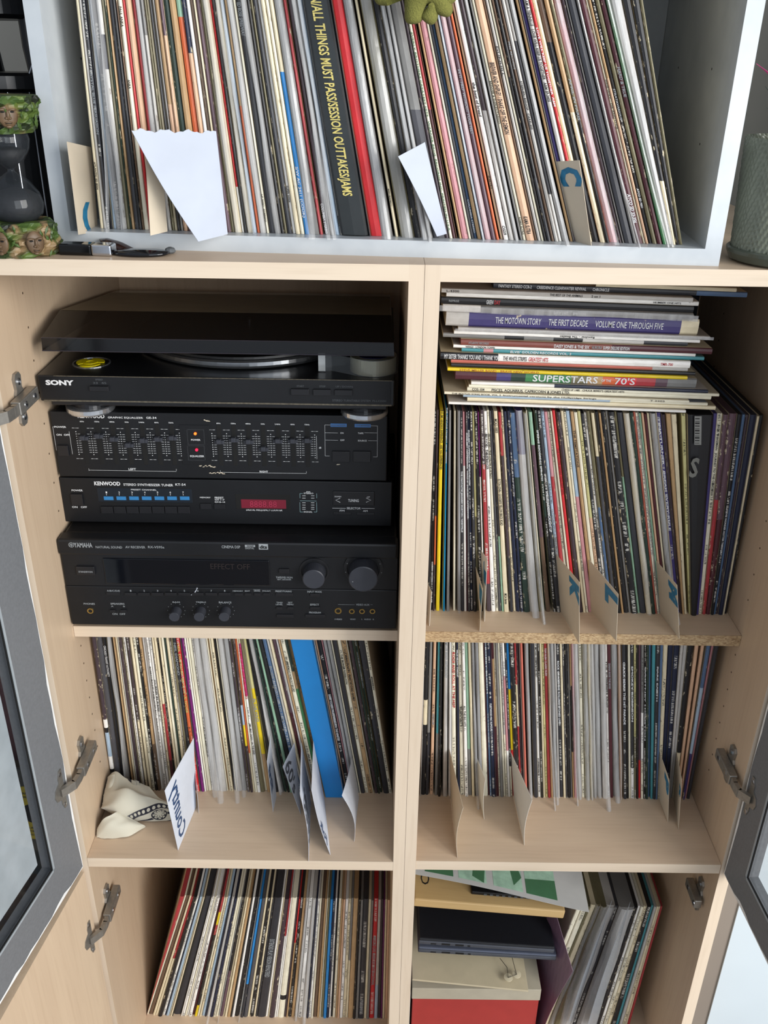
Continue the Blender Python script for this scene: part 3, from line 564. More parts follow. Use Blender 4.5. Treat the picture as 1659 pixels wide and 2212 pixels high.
rl_texts = [(985, 'ROCK AND ROLL AT THE HOP', 1410, 1530, INKR), (992.6, 'WILLIE NELSON  STARDUST', 1405, 1465, INKW), (1008.5, 'ALL THE BIG HITS', 1525, 1570, INKK), (1001, 'WILSON PICKETT', 1530, 1572, INKK), (967, 'MILLER BAND ANTHOLOGY', 1388, 1465, INKG), (1057.7, 'BOBBY BLOOM', 1400, 1500, INKW), (1065.4, 'FLEETWOOD MAC RUMOURS', 1520, 1580, INKW),
 (1097, 'OTIS CLAY', 1430, 1470, INKG), (1091.5, 'THE TURNING POINT', 1400, 1460, INKG), (1165, 'MICHAEL NESMITH & THE FIRST', 1400, 1465, INKK), (1165.0, 'monument', 1640, 1678, INKK), (1186, 'TOM RUSH CLASSIC RUSH', 1400, 1460, INKW), (1213.5, 'ROCK OF AGES THE ROLLING STONES LIVE', 1430, 1565, INKW), (1315.7, 'THE SUPREMES SING', 1430, 1530, INKK), (1323.4, 'DIANA ROSS THE BOSS', 1435, 1490, INKG),
 (1353.3, 'CHUCK BERRY THE HIT PARADE', 1430, 1565, INKW), (1395.8, 'WHITNEY HOUSTON', 1440, 1600, INKW), (1421, 'RARE EARTH', 1440, 1515, INKW), (1370, 'SMOKEY ROBINSON', 1440, 1560, INKW), (939.5, 'LIVE FULLERS', 1545, 1570, INKG)]
RLW = 'on the lower right shelf'; rg = 'records standing on the lower right shelf'
build_row(RL, (911, 1570), rl_chunks[:1], rl_texts, RLW, [(923, 'torn black spine at the left end'), (939.5, 'peach record spine'), (967, 'light grey spine beside a dark gap'), (985, 'pale cream spine with faint red title'), (1008.5, 'narrow white titled spine'), (1015.7, 'pale green and grey spine'), (1065.4, 'navy spine with white title'), (1107.4, 'blue, yellow and red banded spine'), (1135, 'salmon record spine'), (1159, 'wide plain charcoal spine'), (1186, 'dull red record spine'), (1213.5, 'charcoal spine with long white title'), (1254, 'light grey plastic-covered spine'), (1287.7, 'light grey plastic spine at the wide pale gap')], rg, seed=7)
build_row(RL, (1287.7, 1570), rl_chunks[1:], rl_texts, RLW, [(1323.4, 'dark maroon record spine'), (1363, 'ragged pale cream spine'), (1374.7, 'pale yellow and olive spine'), (1385, 'mauve and bright red spine'), (1414, 'teal record spine'), (1456, 'wide navy record spine'), (1487.4, 'peach spine leaning right'), (1506.7, 'blue, pale blue and violet spine'), (1522, 'last charcoal spine against the side wall')], rg, seed=8)
# lowest rows: past the three hundred largest records, joined per row as stuff
def stuff_row(row, first, chunks, texts, label, seed):
    rnd = random.Random(seed); prev = row.bottom(*first); big = MB(); film = MB(); tb = MB()
    for yref, data in chunks:
        for px, segs, fl in parse(data):
            ub = row.bottom(px, yref)
            if ub-prev < .09: continue
            mb, ua_, ub_, rec, Hh = row_sleeve(row, prev, ub, segs, fl, rnd)
            for f, c, p, uv in zip(mb.f, mb.c, mb.p, mb.uv): big.face([mb.v[k] for k in f], c, p, uv)
            if '*' in fl:
                fm = film_mesh(row, ua_, ub_, rec, Hh, rnd)
                for f in fm.f: film.face([fm.v[k] for k in f])
            for (tp, s_, y0, y1, ck) in texts:
                if abs(tp-px) < .6: spine_text(row, tb, ua_, ub_, rec, s_, y0, y1, px)
            prev = ub
    o = big.build('record_sleeves', SLEEVE, attrs=True); o['kind'] = 'stuff'; tag(o, label, 'records')
    if film.v: film.build('plastic_covers', FILM, o, smooth=True)['kind'] = 'stuff'
    if tb.v: tb.build('spine_titles', INKG, o)['kind'] = 'stuff'
    return o
LLr = Row(zBot+.02, (0, 12.4, zBot), 0, [(395.7, 1952.6, 320.5, 2188), (446, 1952, 382, 2192), (484.5, 1937, 425.6, 2196), (569, 1937, 529, 2192), (606, 1937, 570, 2196), (719, 1929, 703.5, 2195), (814.4, 1935, 803.8, 2203), (836, 1950, 830, 2212)])
LLr.lim = (L0+.04, -T-.04)
stuff_row(LLr, (329, 2125), [(2125.6, '338r~ 342C 350.6n 356c 362(r50c50)~ 370.5K~ 376w! 378B 384a 387C 391c 393K_ 408.3k 411w 416w! 420C 424w~ 431w! 436m 441.4(r12y10r8K60y10)~ 446C 451c! 457.5a~ 461B 468l* 474.5B~ 480C! 485C 488g* 494(K60M40)~ 498c 503c 510t~ 513K 518.8w 527K~ 531g* 537(b70k30)~ 545G 550c 557.5K~! 562c~ 566k~ 583k 587.8w 591c 601x~ 605(r30w70) 608.6w 621(C80K4C16) 625.6x 629.4(R35t65) 636K~! 642.6t 650l* 658.4w! 668l* 672B~ 677w! 681.5C 689n 694t~ 697C 702.5v 709b~ 714B~! 718.3w! 722K 727.7C! 732t 737P 743.5w! 750c! 755(g50c50)~ 765.5t~ 771K~ 777g 788.7k! 795c 800.2g 810.7R! 818(l70a30) 824x 827.5z 832.8c 839P')], [(810.7, 'RECORD LIVE GREEN DAY INTERNATIONAL', 2025, 2130, INKG), (583, 'EXTENDED PLAY VERSION REMASTERED', 2030, 2112, INKG), (788.7, 'THE BAND', 2160, 2190, INKG)],
 'packed row of worn records leaning left in the bottom left compartment', 11)
LRr = Row(zBot+.02, (0, 11.5, zBot), 0, [(1289, 1939, 1190, 2180), (1437.7, 1944.6, 1368, 2194)])
stuff_row(LRr, (1212, 2050), [(2050, '1222(C50g50)~ 1234C! 1240v 1252c~ 1262v~* 1276v* 1297l* 1305k! 1342g* 1351K~ 1357w! 1364C! 1371c! 1381K~! 1387q 1393l 1399.6c! 1403c 1408r')], [], 'dozen and a half records leaning right in the bottom right compartment', 12)
# ------------------------------------------------------------------ pile of lying records
def lying(label, lpx, rpx, Y, th_, spec, texts=(), D=31.2, name='record_sleeve', cat='record', wear=.6, gls=.35, over=0, prt=0, grp='records lying in a pile'):
    A = lpx+Vector((0, Y, 0)); B = rpx+Vector((0, Y, 0)); ex = (B-A).normalized(); W_ = (B-A).length
    ez = Vector((-ex.z, 0, ex.x)); ey = Vector((0, 1, 0)); mb = MB(); rnd = random.Random(int(lpx.z*70+lpx.x)); vo = rnd.uniform(0, 500)
    prof = [(0, .25), (-.12, .06), (-.5, 0), (-.88, .06), (-1, .25)]; par = (wear, prt, gls, 1)
    xs = [0]; acc = 0
    for c, n_ in spec: acc += n_; xs.append(W_*acc/100)
    cols = [srgb(PAL[c][0]) for c, _ in spec]
    pt = lambda x, t, y: A+ex*x+ez*(t*th_)+ey*y
    for k, c in enumerate(cols):
        for j in range(4):
            a, b = prof[j], prof[j+1]
            mb.face((pt(xs[k], b[0], b[1]), pt(xs[k+1], b[0], b[1]), pt(xs[k+1], a[0], a[1]), pt(xs[k], a[0], a[1])), c, par, ((-b[0], xs[k]+vo), (-b[0], xs[k+1]+vo), (-a[0], xs[k+1]+vo), (-a[0], xs[k]+vo)))
    c = cols[0]
    mb.face((pt(0, 0, .25), pt(W_, 0, .25), pt(W_, 0, D), pt(0, 0, D)), c, (.4, 0, gls, 1), ((5, vo), (5, vo+W_), (36, vo+W_), (36, vo)))
    mb.face((pt(0, -1, D), pt(W_, -1, D), pt(W_, -1, .25), pt(0, -1, .25)), c, (.4, 0, gls, 1), [(9, vo)]*4)
    for x, rv in ((0, 0), (W_, 1)):
        P = [pt(x, a, b) for a, b in prof]+[pt(x, -1, D), pt(x, 0, D)]
        mb.face(P if rv else P[::-1], srgb('a89c84') if sum(c[:3]) > .3 else c, (.5, 0, .2, 1), [(0, 0)]*7)
    mb.face((pt(0, 0, D), pt(W_, 0, D), pt(W_, -1, D), pt(0, -1, D)), c, par, [(0, 0)]*4)
    o = mb.build(name, SLEEVE, attrs=True); tag(o, label, cat, grp)
    for (s_, f0, f1, hf, mt) in texts:
        tb = MB(); flip = s_.startswith('^'); s_ = s_.lstrip('^')
        if flip: put(tb, s_, lambda s__, t_: A+ex*(W_*f1-s__)+ez*(-th_*(.5-hf/2)-t_)+ey*-.03, W_*(f1-f0), th_*hf, .014)
        else: put(tb, s_, lambda s__, t_: A+ex*(W_*f0+s__)+ez*(-th_*(.5+hf/2)+t_)+ey*-.03, W_*(f1-f0), th_*hf, .002 if th_ > 1.5 else .014)
        tb.build('spine_title', mt, o)
    if over:
        fb = MB(); fb.grid(lambda u, v: pt(-.4+(W_+.8)*u, -.08-.84*v, -.35-.25*math.sin(u*9+lpx.z)*over), 12, 3); fb.build('plastic_cover', FILM, o, smooth=True)
    return o
YP = 14.6
pile = [
 ('thin cream record on the very top of the pile, jutting right', (1290, 616), (1596, 622), .38, [('c', 100)], ()),
 ('black spine with white capitals near the top, jutting far right', (1068, 613), (1620, 636), .62, [('k', 80), ('u', 20)], [('FANTASY STEREO CCR-2', .02, .15, .55, INKW), ('CREEDENCE CLEARWATER REVIVAL', .17, .365, .55, INKW), ('CHRONICLE', .39, .455, .55, INKW)]),
 ('grey-cream frayed spine directly under the jutting black one', (954, 619), (1496, 645), .55, [('l', 100)], [('L-4300', .02, .07, .45, INKK), ('THE BEST OF THE ANIMALS', .43, .56, .5, INKK), ('2 on 1', .595, .63, .5, INKK)]),
 ('thin white frayed spine, fourth from the top of the pile', (965, 631), (1511, 654), .42, [('w', 100)], [('NUMBER ONE HITS', .82, .93, .4, INKK)]),
 ('plain black spine with tiny red and white title', (954, 640), (1500, 664), .62, [('K', 100)], [('GREEN', .178, .205, .6, INKW), ('DAY', .21, .233, .6, INKR), ('REPRISE', .03, .07, .3, INKG)]),
 ('grey mottled spine with white script title', (957, 657), (1498, 677), .6, [('w', 15), ('g', 85)], [('taylor swift  ·  evermore', .44, .57, .6, INKW)]),
 ('thick torn purple box set with thin white capitals', (965, 673), (1514, 692), 1.72, [('l', 9), ('V', 74), ('V', 10), ('c', 7)], [('THE MOTOWN STORY', .195, .375, .42, INKW), ('THE FIRST DECADE', .405, .56, .42, INKW), ('VOLUME ONE THROUGH FIVE', .59, .86, .42, INKW)]),
 ('loose grey plastic-wrapped record under the purple box', (990, 705), (1534, 728), .5, [('l', 100)], ()),
 ('white spine with an upside-down title', (981, 713), (1512, 735), .4, [('w', 100)], [('^Revolver - The Beatles', .43, .57, .6, INKK)]),
 ('grey, white and black spine under the upside-down title', (958, 719), (1488, 742), .42, [('g', 25), ('K', 8), ('g', 12), ('K', 12), ('l', 25), ('k', 18)], ()),
 ('brick-brown spine with white capitals, jutting right', (996, 729), (1538, 755), .72, [('D', 60), ('m', 40)], [('ATLANTIC RECORDS', .03, .11, .35, INKG), ('DAISY JONES & THE SIX', .37, .51, .5, INKW), ('AURORA', .52, .56, .5, INKG), ('SUPER DELUXE EDITION', .565, .67, .5, INKW)]),
 ('white record spine under the brick-brown one', (980, 742), (1503, 767), .42, [('w', 100)], [('WINGS - LONDON TOWN', .05, .17, .6, INKK)]),
 ('teal record spine with a small pink patch', (998, 752), (1523, 773), .42, [('q', 9), ('p', 4), ('q', 87)], [('ELVIS\' GOLDEN RECORDS VOL. 3', .2, .45, .6, INKW)]),
 ('clean white spine with a black left end', (952, 758), (1491, 781), .80, [('K', 23), ('w', 77)], [('MY SISTER THANKS YOU AND I THANK YOU', .015, .235, .6, INKW), ('THE WHITE STRIPES', .25, .345, .55, INKK), ('GREATEST HITS', .352, .43, .55, INKR), ('TMR-700', .88, .93, .35, INKR)]),
 ('salmon red record spine', (975, 777), (1488, 795), .45, [('s', 85), ('l', 15)], ()),
 ('crinkled black record spine above the yellow one', (975, 786), (1503, 804), .48, [('K', 100)], ()),
 ('torn yellow record spine', (967, 795), (1485, 810), .5, [('y', 100)], [('STEVE MILLER BAND - BRAVE NEW WORLD', .05, .38, .6, plain('orange_print', 'b5702a', .6))]),
 ('thick rainbow-striped box set with large white title', (985, 802), (1508, 820), 1.30, [('m', 17), ('V', 6), ('E', 6), ('e', 11), ('e', 8), ('v', 7), ('t', 6), ('o', 6), ('R', 8), ('r', 8), ('M', 5), ('g', 12)], [('SUPERSTARS', .32, .59, .68, INKW), ('OF THE', .605, .645, .25, INKW), ('70\'S', .66, .745, .65, INKW)]),
 ('dark navy chipped spine under the rainbow box', (1018, 825), (1530, 841), .4, [('w', 35), ('B', 65)], ()),
 ('cream spine with a checkered mark, just below the navy one', (1013, 831), (1554, 850), .42, [('C', 100)], [('CHESS LP 1485 · CHUCK BERRY\'S GREATEST HITS', .37, .62, .6, INKK)]),
 ('pale cream spine with widely spaced black capitals', (1010, 838), (1539, 856), .5, [('C', 100)], [('COS-104', .02, .07, .6, INKK), ('PISCES, AQUARIUS, CAPRICORN & JONES LTD.', .1, .42, .6, INKK)]),
 ('yellowed spine jutting left with a long title', (960, 845), (1488, 864), .48, [('C', 100)], [('THE BEATLES SONG BOOK, VOL. 5', .03, .23, .55, INKK), ('Instrumental versions by the Hollyridge Strings', .24, .62, .5, INKK), ('T 2202', .84, .9, .5, INKK)]),
 ('blue-grey thin spine, third from the bottom of the pile', (1001, 853), (1530, 871), .4, [('a', 60), ('C', 40)], ()),
 ('cream spine, second from the bottom of the pile', (1010, 861), (1548, 877), .42, [('c', 100)], ()),
 ('white bottom record of the lying pile', (969, 868), (1481, 884), .55, [('w', 100)], [('CATS 379', .45, .5, .4, INKG)])]
mids = []
for (lab, l_, r_, th_, sp_, tx) in pile: A, B = aty(l_[0], l_[1], YP), aty(r_[0], r_[1], YP); mids.append((A, B))
slope = sum((B.z-A.z)/(B.x-A.x) for A, B in mids)/len(mids); zz = []
for A, B in mids: zz.append((A.z+B.z)/2 - slope*((A.x+B.x)/2-22))
for i in range(1, len(zz)): zz[i] = min(zz[i], zz[i-1]-.3)
zz[0] = min(zz[0], -1.75-abs(slope)*20)
bot = -20.02+abs(slope)*24
for i, (lab, l_, r_, th_, sp_, tx) in enumerate(pile):
    A, B = mids[i]; zt = lambda x: zz[i]+slope*(x-22)
    A = Vector((A.x, YP, zt(A.x))); B = Vector((B.x, YP, zt(B.x))); nxt = zz[i+1] if i+1 < len(zz) else zz[i]-.35
    off = .5*(i < 2)+.3*math.sin(i*2.3)
    lying(lab, A, B, off, zz[i]-nxt-.012, sp_, tx, wear=.75 if i in (2, 3, 6, 16, 18) else .4, gls=.8 if i in (5, 7, 13) else .35, over=1 if i in (5, 7) else 0, name='box_set' if i in (6, 17) else 'record_sleeve', cat='box set' if i in (6, 17) else 'record')

for row, lb in ((CR, 'thin record spines squeezed between the broad ones in the white crate'), (RU, 'thin record spines between the broad ones under the lying pile'), (LM, 'thin record spines between the broad ones around the blue slipcase'), (RL, 'thin record spines between the broad ones on the lower right shelf')):
    if row in TH:
        o = TH[row][0].build('thin_record_sleeves', SLEEVE, attrs=True); o['kind'] = 'stuff'; tag(o, lb, 'records')
        if TH[row][1].v: TH[row][1].build('plastic_covers', FILM, o, smooth=True)['kind'] = 'stuff'
# ------------------------------------------------------------------ stereo equipment
def span(x0, y0, x1, y1, Y):
    xm, ym = (x0+x1)/2, (y0+y1)/2
    return aty(x0, ym, Y).x, aty(x1, ym, Y).x, aty(xm, y1, Y).z, aty(xm, y0, Y).z
def pbox(mb, x0, y0, x1, y1, Y, out, bev=.06, back=.3):
    a, b, c, d = span(x0, y0, x1, y1, Y); mb.box(a, b, Y-out, Y+back, c, d, bev=bev); return a, b, c, d
def ptext(mb, text, x0, x1, y0, y1, Y, off=.012):
    P = aty(x0, y1, Y-.025); Q = aty(x1, y1, Y-.025); Q.z = P.z; h = aty(x0, y0, Y).z-P.z
    flat_text(mb, text, P, Vector((1, 0, 0)), Vector((0, 0, 1)), h, length=(Q-P).length, off=off)
def pline(mb, x0, y0, x1, y1, Y, w_=.04):
    P = aty(x0, y0, Y-.02); Q = aty(x1, y1, Y-.02)
    if abs(x1-x0) > abs(y1-y0): m = (P.z+Q.z)/2; mb.face([(P.x, Y-.02, m-w_/2), (Q.x, Y-.02, m-w_/2), (Q.x, Y-.02, m+w_/2), (P.x, Y-.02, m+w_/2)])
    else: m = (P.x+Q.x)/2; mb.face([(m-w_/2, Y-.02, Q.z), (m+w_/2, Y-.02, Q.z), (m+w_/2, Y-.02, P.z), (m-w_/2, Y-.02, P.z)])
def part(name, mat, parent, smooth=False, label=None, **k):
    mb = MB()
    def done(fn): fn(mb); o = mb.build(name, mat, parent, smooth); (label and o.__setitem__('label', label)); return o
    return done
def feet(par, x0, x1, z0, z1, y0, y1, r=1.6):
    for x in (x0+4, x1-4):
        for y in (y0+4, y1-6):
            mb = MB(); mb.lathe([(r, 0), (r, z1-z0)], (x, y, z0), 18); mb.build('foot', BTN, par)
# --- receiver
YR = 8.2; rc = thing('stereo_receiver', 'large black receiver with two big round knobs, standing on the upper shelf', 'receiver', (-23.7, 27, zA+.01))
RX0, RX1, RZ0, RZ1 = -45.45, -1.85, -49.95, -36.75
mb = MB(); mb.box(RX0+.3, RX1-.2, YR+1.6, 46, RZ0+.1, RZ1, bev=.3); mb.build('casing', BLKS, rc)
mb = MB(); mb.box(RX0-.12, RX1, YR-.35, YR+1.6, RZ1-2.3, RZ1, bev=.35); mb.build('upper_front_panel', BLK, rc)
mb = MB(); mb.box(RX0+.08, RX1, YR+.05, YR+1.6, RZ1-7.1, RZ1-2.3, bev=.1); mb.build('middle_front_panel', BLK, rc)
mb = MB(); mb.box(RX0, RX1, YR, YR+1.6, RZ0, RZ1-7.1, bev=.15); mb.build('lower_front_panel', BLK, rc)
feet(rc, RX0, RX1, zA+.01, RZ0+.1, YR, 46)
mb = MB(); pbox(mb, 226, 1208, 583, 1262, YR, .12, .1); o = mb.build('display_window', glassy('display_glass', '0a0c12', .96, .06, .5), rc)
mb = MB(); ptext(mb, 'EFFECT OFF', 455, 540, 1217, 1229, YR-.14); mb.build('display_text', plain('dim_display_text', '1d1414', .5), o)
mb = MB(); ptext(mb, 'YAMAHA', 160, 200, 1172, 1182, YR-.38, .03); flat = MB()
c = aty(154, 1177, YR-.38); mb.ring_y(c.x, c.z, .30, .36, YR-.4, 24, .03)
for k in range(3):
    a = math.pi*k/3+.5; dx, dz = math.cos(a)*.27, math.sin(a)*.27
    mb.tube([(c.x-dx, YR-.39, c.z-dz), (c.x+dx, YR-.39, c.z+dz)], .035, 5)
mb.build('brand_lettering', INKG, rc)
mb = MB()
for t, x0, x1, y0, y1, Y in [('NATURAL SOUND', 207, 264, 1179, 1184, YR-.36), ('AV RECEIVER', 271, 314, 1179, 1184, YR-.36), ('RX-V595a', 320, 355, 1179, 1184, YR-.36), ('CINEMA DSP', 479, 519, 1178, 1184, YR-.36), ('DIGITAL', 530, 549, 1182, 1186, YR-.36), ('INPUT', 669, 687, 1195, 1199, YR+.03), ('VCR   2-DVD   TV/DBS   DVD/LD   CD   TUNER   PHONO', 637, 720, 1199, 1202, YR+.03), ('VOLUME', 772, 796, 1195, 1199, YR+.03), ('TAPE/MD MON', 596, 632, 1245, 1249, YR+.03), ('/EXT. DECODER', 599, 629, 1250, 1253, YR+.03),
    ('A/B/C/D/E', 231, 259, 1274, 1278, YR), ('MEMORY', 503, 525, 1275, 1278, YR), ('EDIT', 529, 540, 1275, 1278, YR), ('TUNING MODE', 548, 562, 1273, 1278, YR), ('FM/AM', 567, 584, 1275, 1278, YR), ('PRESET/TUNING', 595, 630, 1275, 1279, YR), ('INPUT MODE', 664, 695, 1276, 1280, YR), ('PHONES', 181, 205, 1302, 1306, YR), ('SPEAKERS', 239, 269, 1302, 1306, YR), ('A          B', 240, 270, 1308, 1311, YR), ('ON  OFF', 243, 271, 1324, 1328, YR),
    ('BASS', 373, 389, 1299, 1302, YR), ('TREBLE', 423, 445, 1299, 1302, YR), ('BALANCE', 473, 500, 1299, 1303, YR), ('TIME/', 597, 611, 1300, 1303, YR), ('LEVEL', 596, 611, 1304, 1307, YR), ('SET', 622, 632, 1300, 1303, YR), ('MENU', 620, 634, 1304, 1307, YR), ('EFFECT', 670, 689, 1304, 1308, YR), ('PROGRAM', 668, 693, 1321, 1325, YR), ('VIDEO AUX', 769, 798, 1304, 1308, YR), ('S VIDEO', 723, 739, 1336, 1339, YR), ('VIDEO', 756, 768, 1336, 1339, YR), ('L   AUDIO   R', 781, 808, 1336, 1339, YR), ('STANDBY/ON', 170, 200, 1233, 1237, YR-.25)]:
    ptext(mb, t, x0, x1, y0, y1, Y)
pline(mb, 730, 1306, 766, 1306, YR, .03); pline(mb, 800, 1306, 805, 1306, YR, .03)
for k in range(1, 9): ptext(mb, str(k), 281+(k-1)*29, 284+(k-1)*29, 1274, 1278, YR)
mb.build('printed_markings', INKD if 0 else INKG, rc)
mb = MB(); pbox(mb, 559, 1175, 579, 1187, YR-.35, .02, 0, .02); o = mb.build('format_badge', INKG, rc)
mb = MB(); ptext(mb, 'dts', 561, 577, 1178, 1185, YR-.37, .04); mb.build('badge_lettering', SLOT, o)
mb = MB(); pbox(mb, 529, 1177, 551, 1181.5, YR-.35, .02, 0, .02); o = mb.build('format_badge', INKG, rc)
mb = MB(); ptext(mb, 'DOLBY', 534, 549, 1177.8, 1181, YR-.37, .03); mb.build('badge_lettering', SLOT, o)
mb = MB(); pbox(mb, 166, 1222, 206, 1240, YR+.05, .3, .1); mb.build('standby_button', BTN, rc)
def buttons(lst, Y, out, par, mat=BTN, name='button'):
    for (x0, y0, x1, y1) in lst: mb = MB(); pbox(mb, x0, y0, x1, y1, Y, out, .05); mb.build(name, mat, par)
buttons([(231, 1278, 260, 1284)]+[(270+k*29, 1279, 295+k*29, 1285) for k in range(8)]+[(507, 1280, 525, 1285), (529, 1280, 543, 1285), (549, 1280, 563, 1285), (569, 1280, 583, 1285), (596, 1280, 633, 1286), (670, 1281, 691, 1287), (603, 1228, 625, 1237), (238, 1316, 250, 1321), (261, 1316, 274, 1321), (597, 1310, 610, 1315), (621, 1310, 634, 1315), (598, 1326, 634, 1332), (670, 1310, 691, 1315), (660, 1326, 702, 1332)], YR, .22, rc)
def knob(px, py, rpx, Y, out, par, name, r2=None):
    c = aty(px, py, Y); r = rpx/16.7; mb = MB(); mb.cyl_y(c.x, c.z, r*1.04, Y-out, Y, 36, r2 or r); return mb.build(name, KNOB, par, smooth=False), c
mb = MB(); c = aty(679, 1235, YR); mb.ring_y(c.x, c.z+.1, 1.7, 1.95, YR-.12, 40, .2); mb.build('knob_surround', BTN, rc)
knob(679.5, 1236, 23.5, YR, 1.9, rc, 'input_knob')
mb = MB(); c = aty(785, 1229, YR); mb.ring_y(c.x, c.z+.15, 2.15, 2.55, YR-.15, 48, .25); mb.build('knob_surround', BTN, rc)
o, c = knob(785.5, 1233, 31, YR, 2.2, rc, 'volume_knob')
mb = MB()
for k in range(9):
    a = math.radians(-40+k*32.5); mb.cyl_y(c.x+2.35*math.cos(a), c.z+.15+2.35*math.sin(a), .055, YR-.17, YR-.14, 8)
mb.cyl_y(c.x-1.35, c.z-.35, .07, YR-2.22, YR-2.19, 8); mb.build('dial_dots', INKG, o)
for px in (381, 434, 487.5):
    o, c = knob(px, 1320, 11.5, YR, 1.5, rc, 'tone_knob'); mb = MB()
    for k in range(11):
        a = math.radians(-60+k*30); mb.cyl_y(c.x+1.15*math.cos(a), c.z+.1+1.15*math.sin(a), .04, YR-.03, YR, 6)
    mb.build('dial_dots', INKG, o)
for px, py, r in ((195.5, 1319, .42), (730.5, 1319, .46), (760, 1320, .38), (782, 1320, .38), (804.5, 1320, .38)):
    c = aty(px, py, YR); mb = MB(); mb.ring_y(c.x, c.z, r*.62, r, YR-.12, 24, .14); o = mb.build('jack_socket', BRASS if px > 200 or 1 else NICKEL, rc)
    mb = MB(); mb.cyl_y(c.x, c.z, r*.62, YR-.02, YR, 16); mb.build('jack_hole', SLOT, o)
mb = MB(); P = aty(424, 1275, YR-.03); mb.tube([P+Vector((-.75, 0, -.75)), P+Vector((-.3, 0, -.45)), P, P+Vector((.15, 0, .35))], [.05, .09, .05, .1], 5); mb.build('paint_fleck', WPAPER, rc)
# --- tuner
YT = 12.2; TX0, TX1, TZ0, TZ1 = aty(134, 1079, YT).x, aty(846, 1085, YT).x, aty(490, 1132, YT).z, aty(490, 1037, YT).z
tu = thing('radio_tuner', 'slim black radio tuner with red frequency display, directly on the receiver', 'tuner', ((TX0+TX1)/2, 26, RZ1+.02))
mb = MB(); mb.box(TX0+.4, TX1-.3, YT+.8, 44, TZ0+.2, TZ1, bev=.2); mb.build('casing', BLKS, tu)
mb = MB(); mb.box(TX0, TX1, YT, YT+.8, TZ0, TZ1, bev=.12); mb.build('front_panel', BLK, tu)
feet(tu, TX0, TX1, RZ1+.02, TZ0+.2, YT, 44, 1.3)
mb = MB(); ptext(mb, 'KENWOOD', 204, 260, 1040, 1048, YT, .03); mb.build('brand_lettering', INKW, tu)
mb = MB()
for t, x0, x1, y0, y1 in [('STEREO SYNTHESIZER TUNER', 267, 374, 1044, 1049), ('KT-54', 379, 401, 1044, 1049), ('POWER', 155, 179, 1057, 1061), ('ON   OFF', 156, 188, 1093, 1097), ('MEMORY', 432, 455, 1073, 1076), ('PRESET', 464, 483, 1073, 1077), ('CH 1~7', 464, 485, 1077.5, 1081), ('CH 8~14', 464, 486, 1082.5, 1086), ('DIGITAL FREQUENCY COUNTER', 532, 610, 1099, 1103), ('FM', 662, 670, 1061, 1064), ('STEREO', 656, 677, 1064, 1067), ('SIGNAL', 656, 675, 1104, 1107), ('SELECTOR', 749, 779, 1095.5, 1100), ('FM', 734, 744, 1101, 1105), ('AM', 784, 794, 1101.5, 1105.5)]:
    ptext(mb, t, x0, x1, y0, y1, YT)
for k in range(7): ptext(mb, str(k+1), 228.5+k*27.6, 231.5+k*27.6, 1061.5, 1065.5, YT-.06); pline(mb, 230+k*27.6, 1067, 230+k*27.6, 1070, YT-.06, .05)
ptext(mb, 'PRESET CHANNEL', 283, 338, 1056, 1059, YT-.06)
for t_, a_, b_, c_, d_ in (('DOWN', 723, 737, 1071, 1074), ('UP', 793, 799, 1072, 1075), ('TUNING', 752, 775, 1078, 1084)): ptext(mb, t_, a_, b_, c_, d_, YT-.16)
pline(mb, 718, 1098, 747, 1098, YT, .05); pline(mb, 781, 1098.5, 809, 1098.5, YT, .05)
for (x, s_) in ((725, 1), (801, -1)):
    P = aty(x, 1080.5, YT-.18); mb.tube([P+Vector((.6*s_, 0, .32)), P, P+Vector((.6*s_, 0, -.32))], .045, 5)
for yy in (1071, 1076, 1086, 1091, 1096, 1100): pline(mb, 653, yy, 660, yy, YT, .06); pline(mb, 672, yy, 679, yy, YT, .06)
mb.build('printed_markings', INKW, tu)
mb = MB()
for (a, b, c_, d) in ((648, 1066, 654, 1066), (648, 1082, 684, 1082), (648, 1106, 655, 1106), (678, 1106, 684, 1106)): pline(mb, a, b, c_, d, YT, .04)
for x in (648, 684): pline(mb, x, 1066, x, 1076, YT, .04); pline(mb, x, 1085, x, 1106, YT, .04)
mb.build('level_frame', plain('pale_cyan_print', '8fb0b4', .5), tu)
mb = MB(); pbox(mb, 211, 1055, 415, 1085, YT, .05, .05); o = mb.build('preset_window', plain('preset_window_blue_black', '141a22', .3), tu)
for k in range(7):
    mb = MB(); x = 224.5+k*27.4; pbox(mb, x, 1072.5, x+20.5, 1080, YT-.05, .02, 0, .02); mb.build('blue_tab', plain('light_blue_tab', '2f78b0', .4), o)
buttons([(219+k*27.6, 1093, 245+k*27.6, 1108) for k in range(7)], YT, .25, tu, BTN, 'preset_button')
buttons([(155, 1066, 180, 1090)], YT, .3, tu, BTN, 'power_button'); buttons([(433, 1087, 457, 1099), (463, 1088, 487, 1099)], YT, .2, tu)
mb = MB(); pbox(mb, 509, 1068, 628, 1101, YT, .03, .05); mb.build('display_frame', SLOT, tu)
mb = MB(); pbox(mb, 521, 1079, 618, 1098, YT, .06, .03); o = mb.build('frequency_display', emis('dim_red_display', '6a0e24', .1), tu)
mb = MB(); ptext(mb, '8888.88', 540, 598, 1082, 1095, YT-.07, .0); mb.build('display_digits', plain('unlit_digits', 'a02a45', .5), o)
mb = MB(); pbox(mb, 719, 1061, 809, 1092, YT, .15, .08); mb.build('tuning_rocker', BTN, tu)
buttons([(720, 1106, 759, 1112), (770, 1107, 809, 1113)], YT, .12, tu, BTN, 'selector_button')
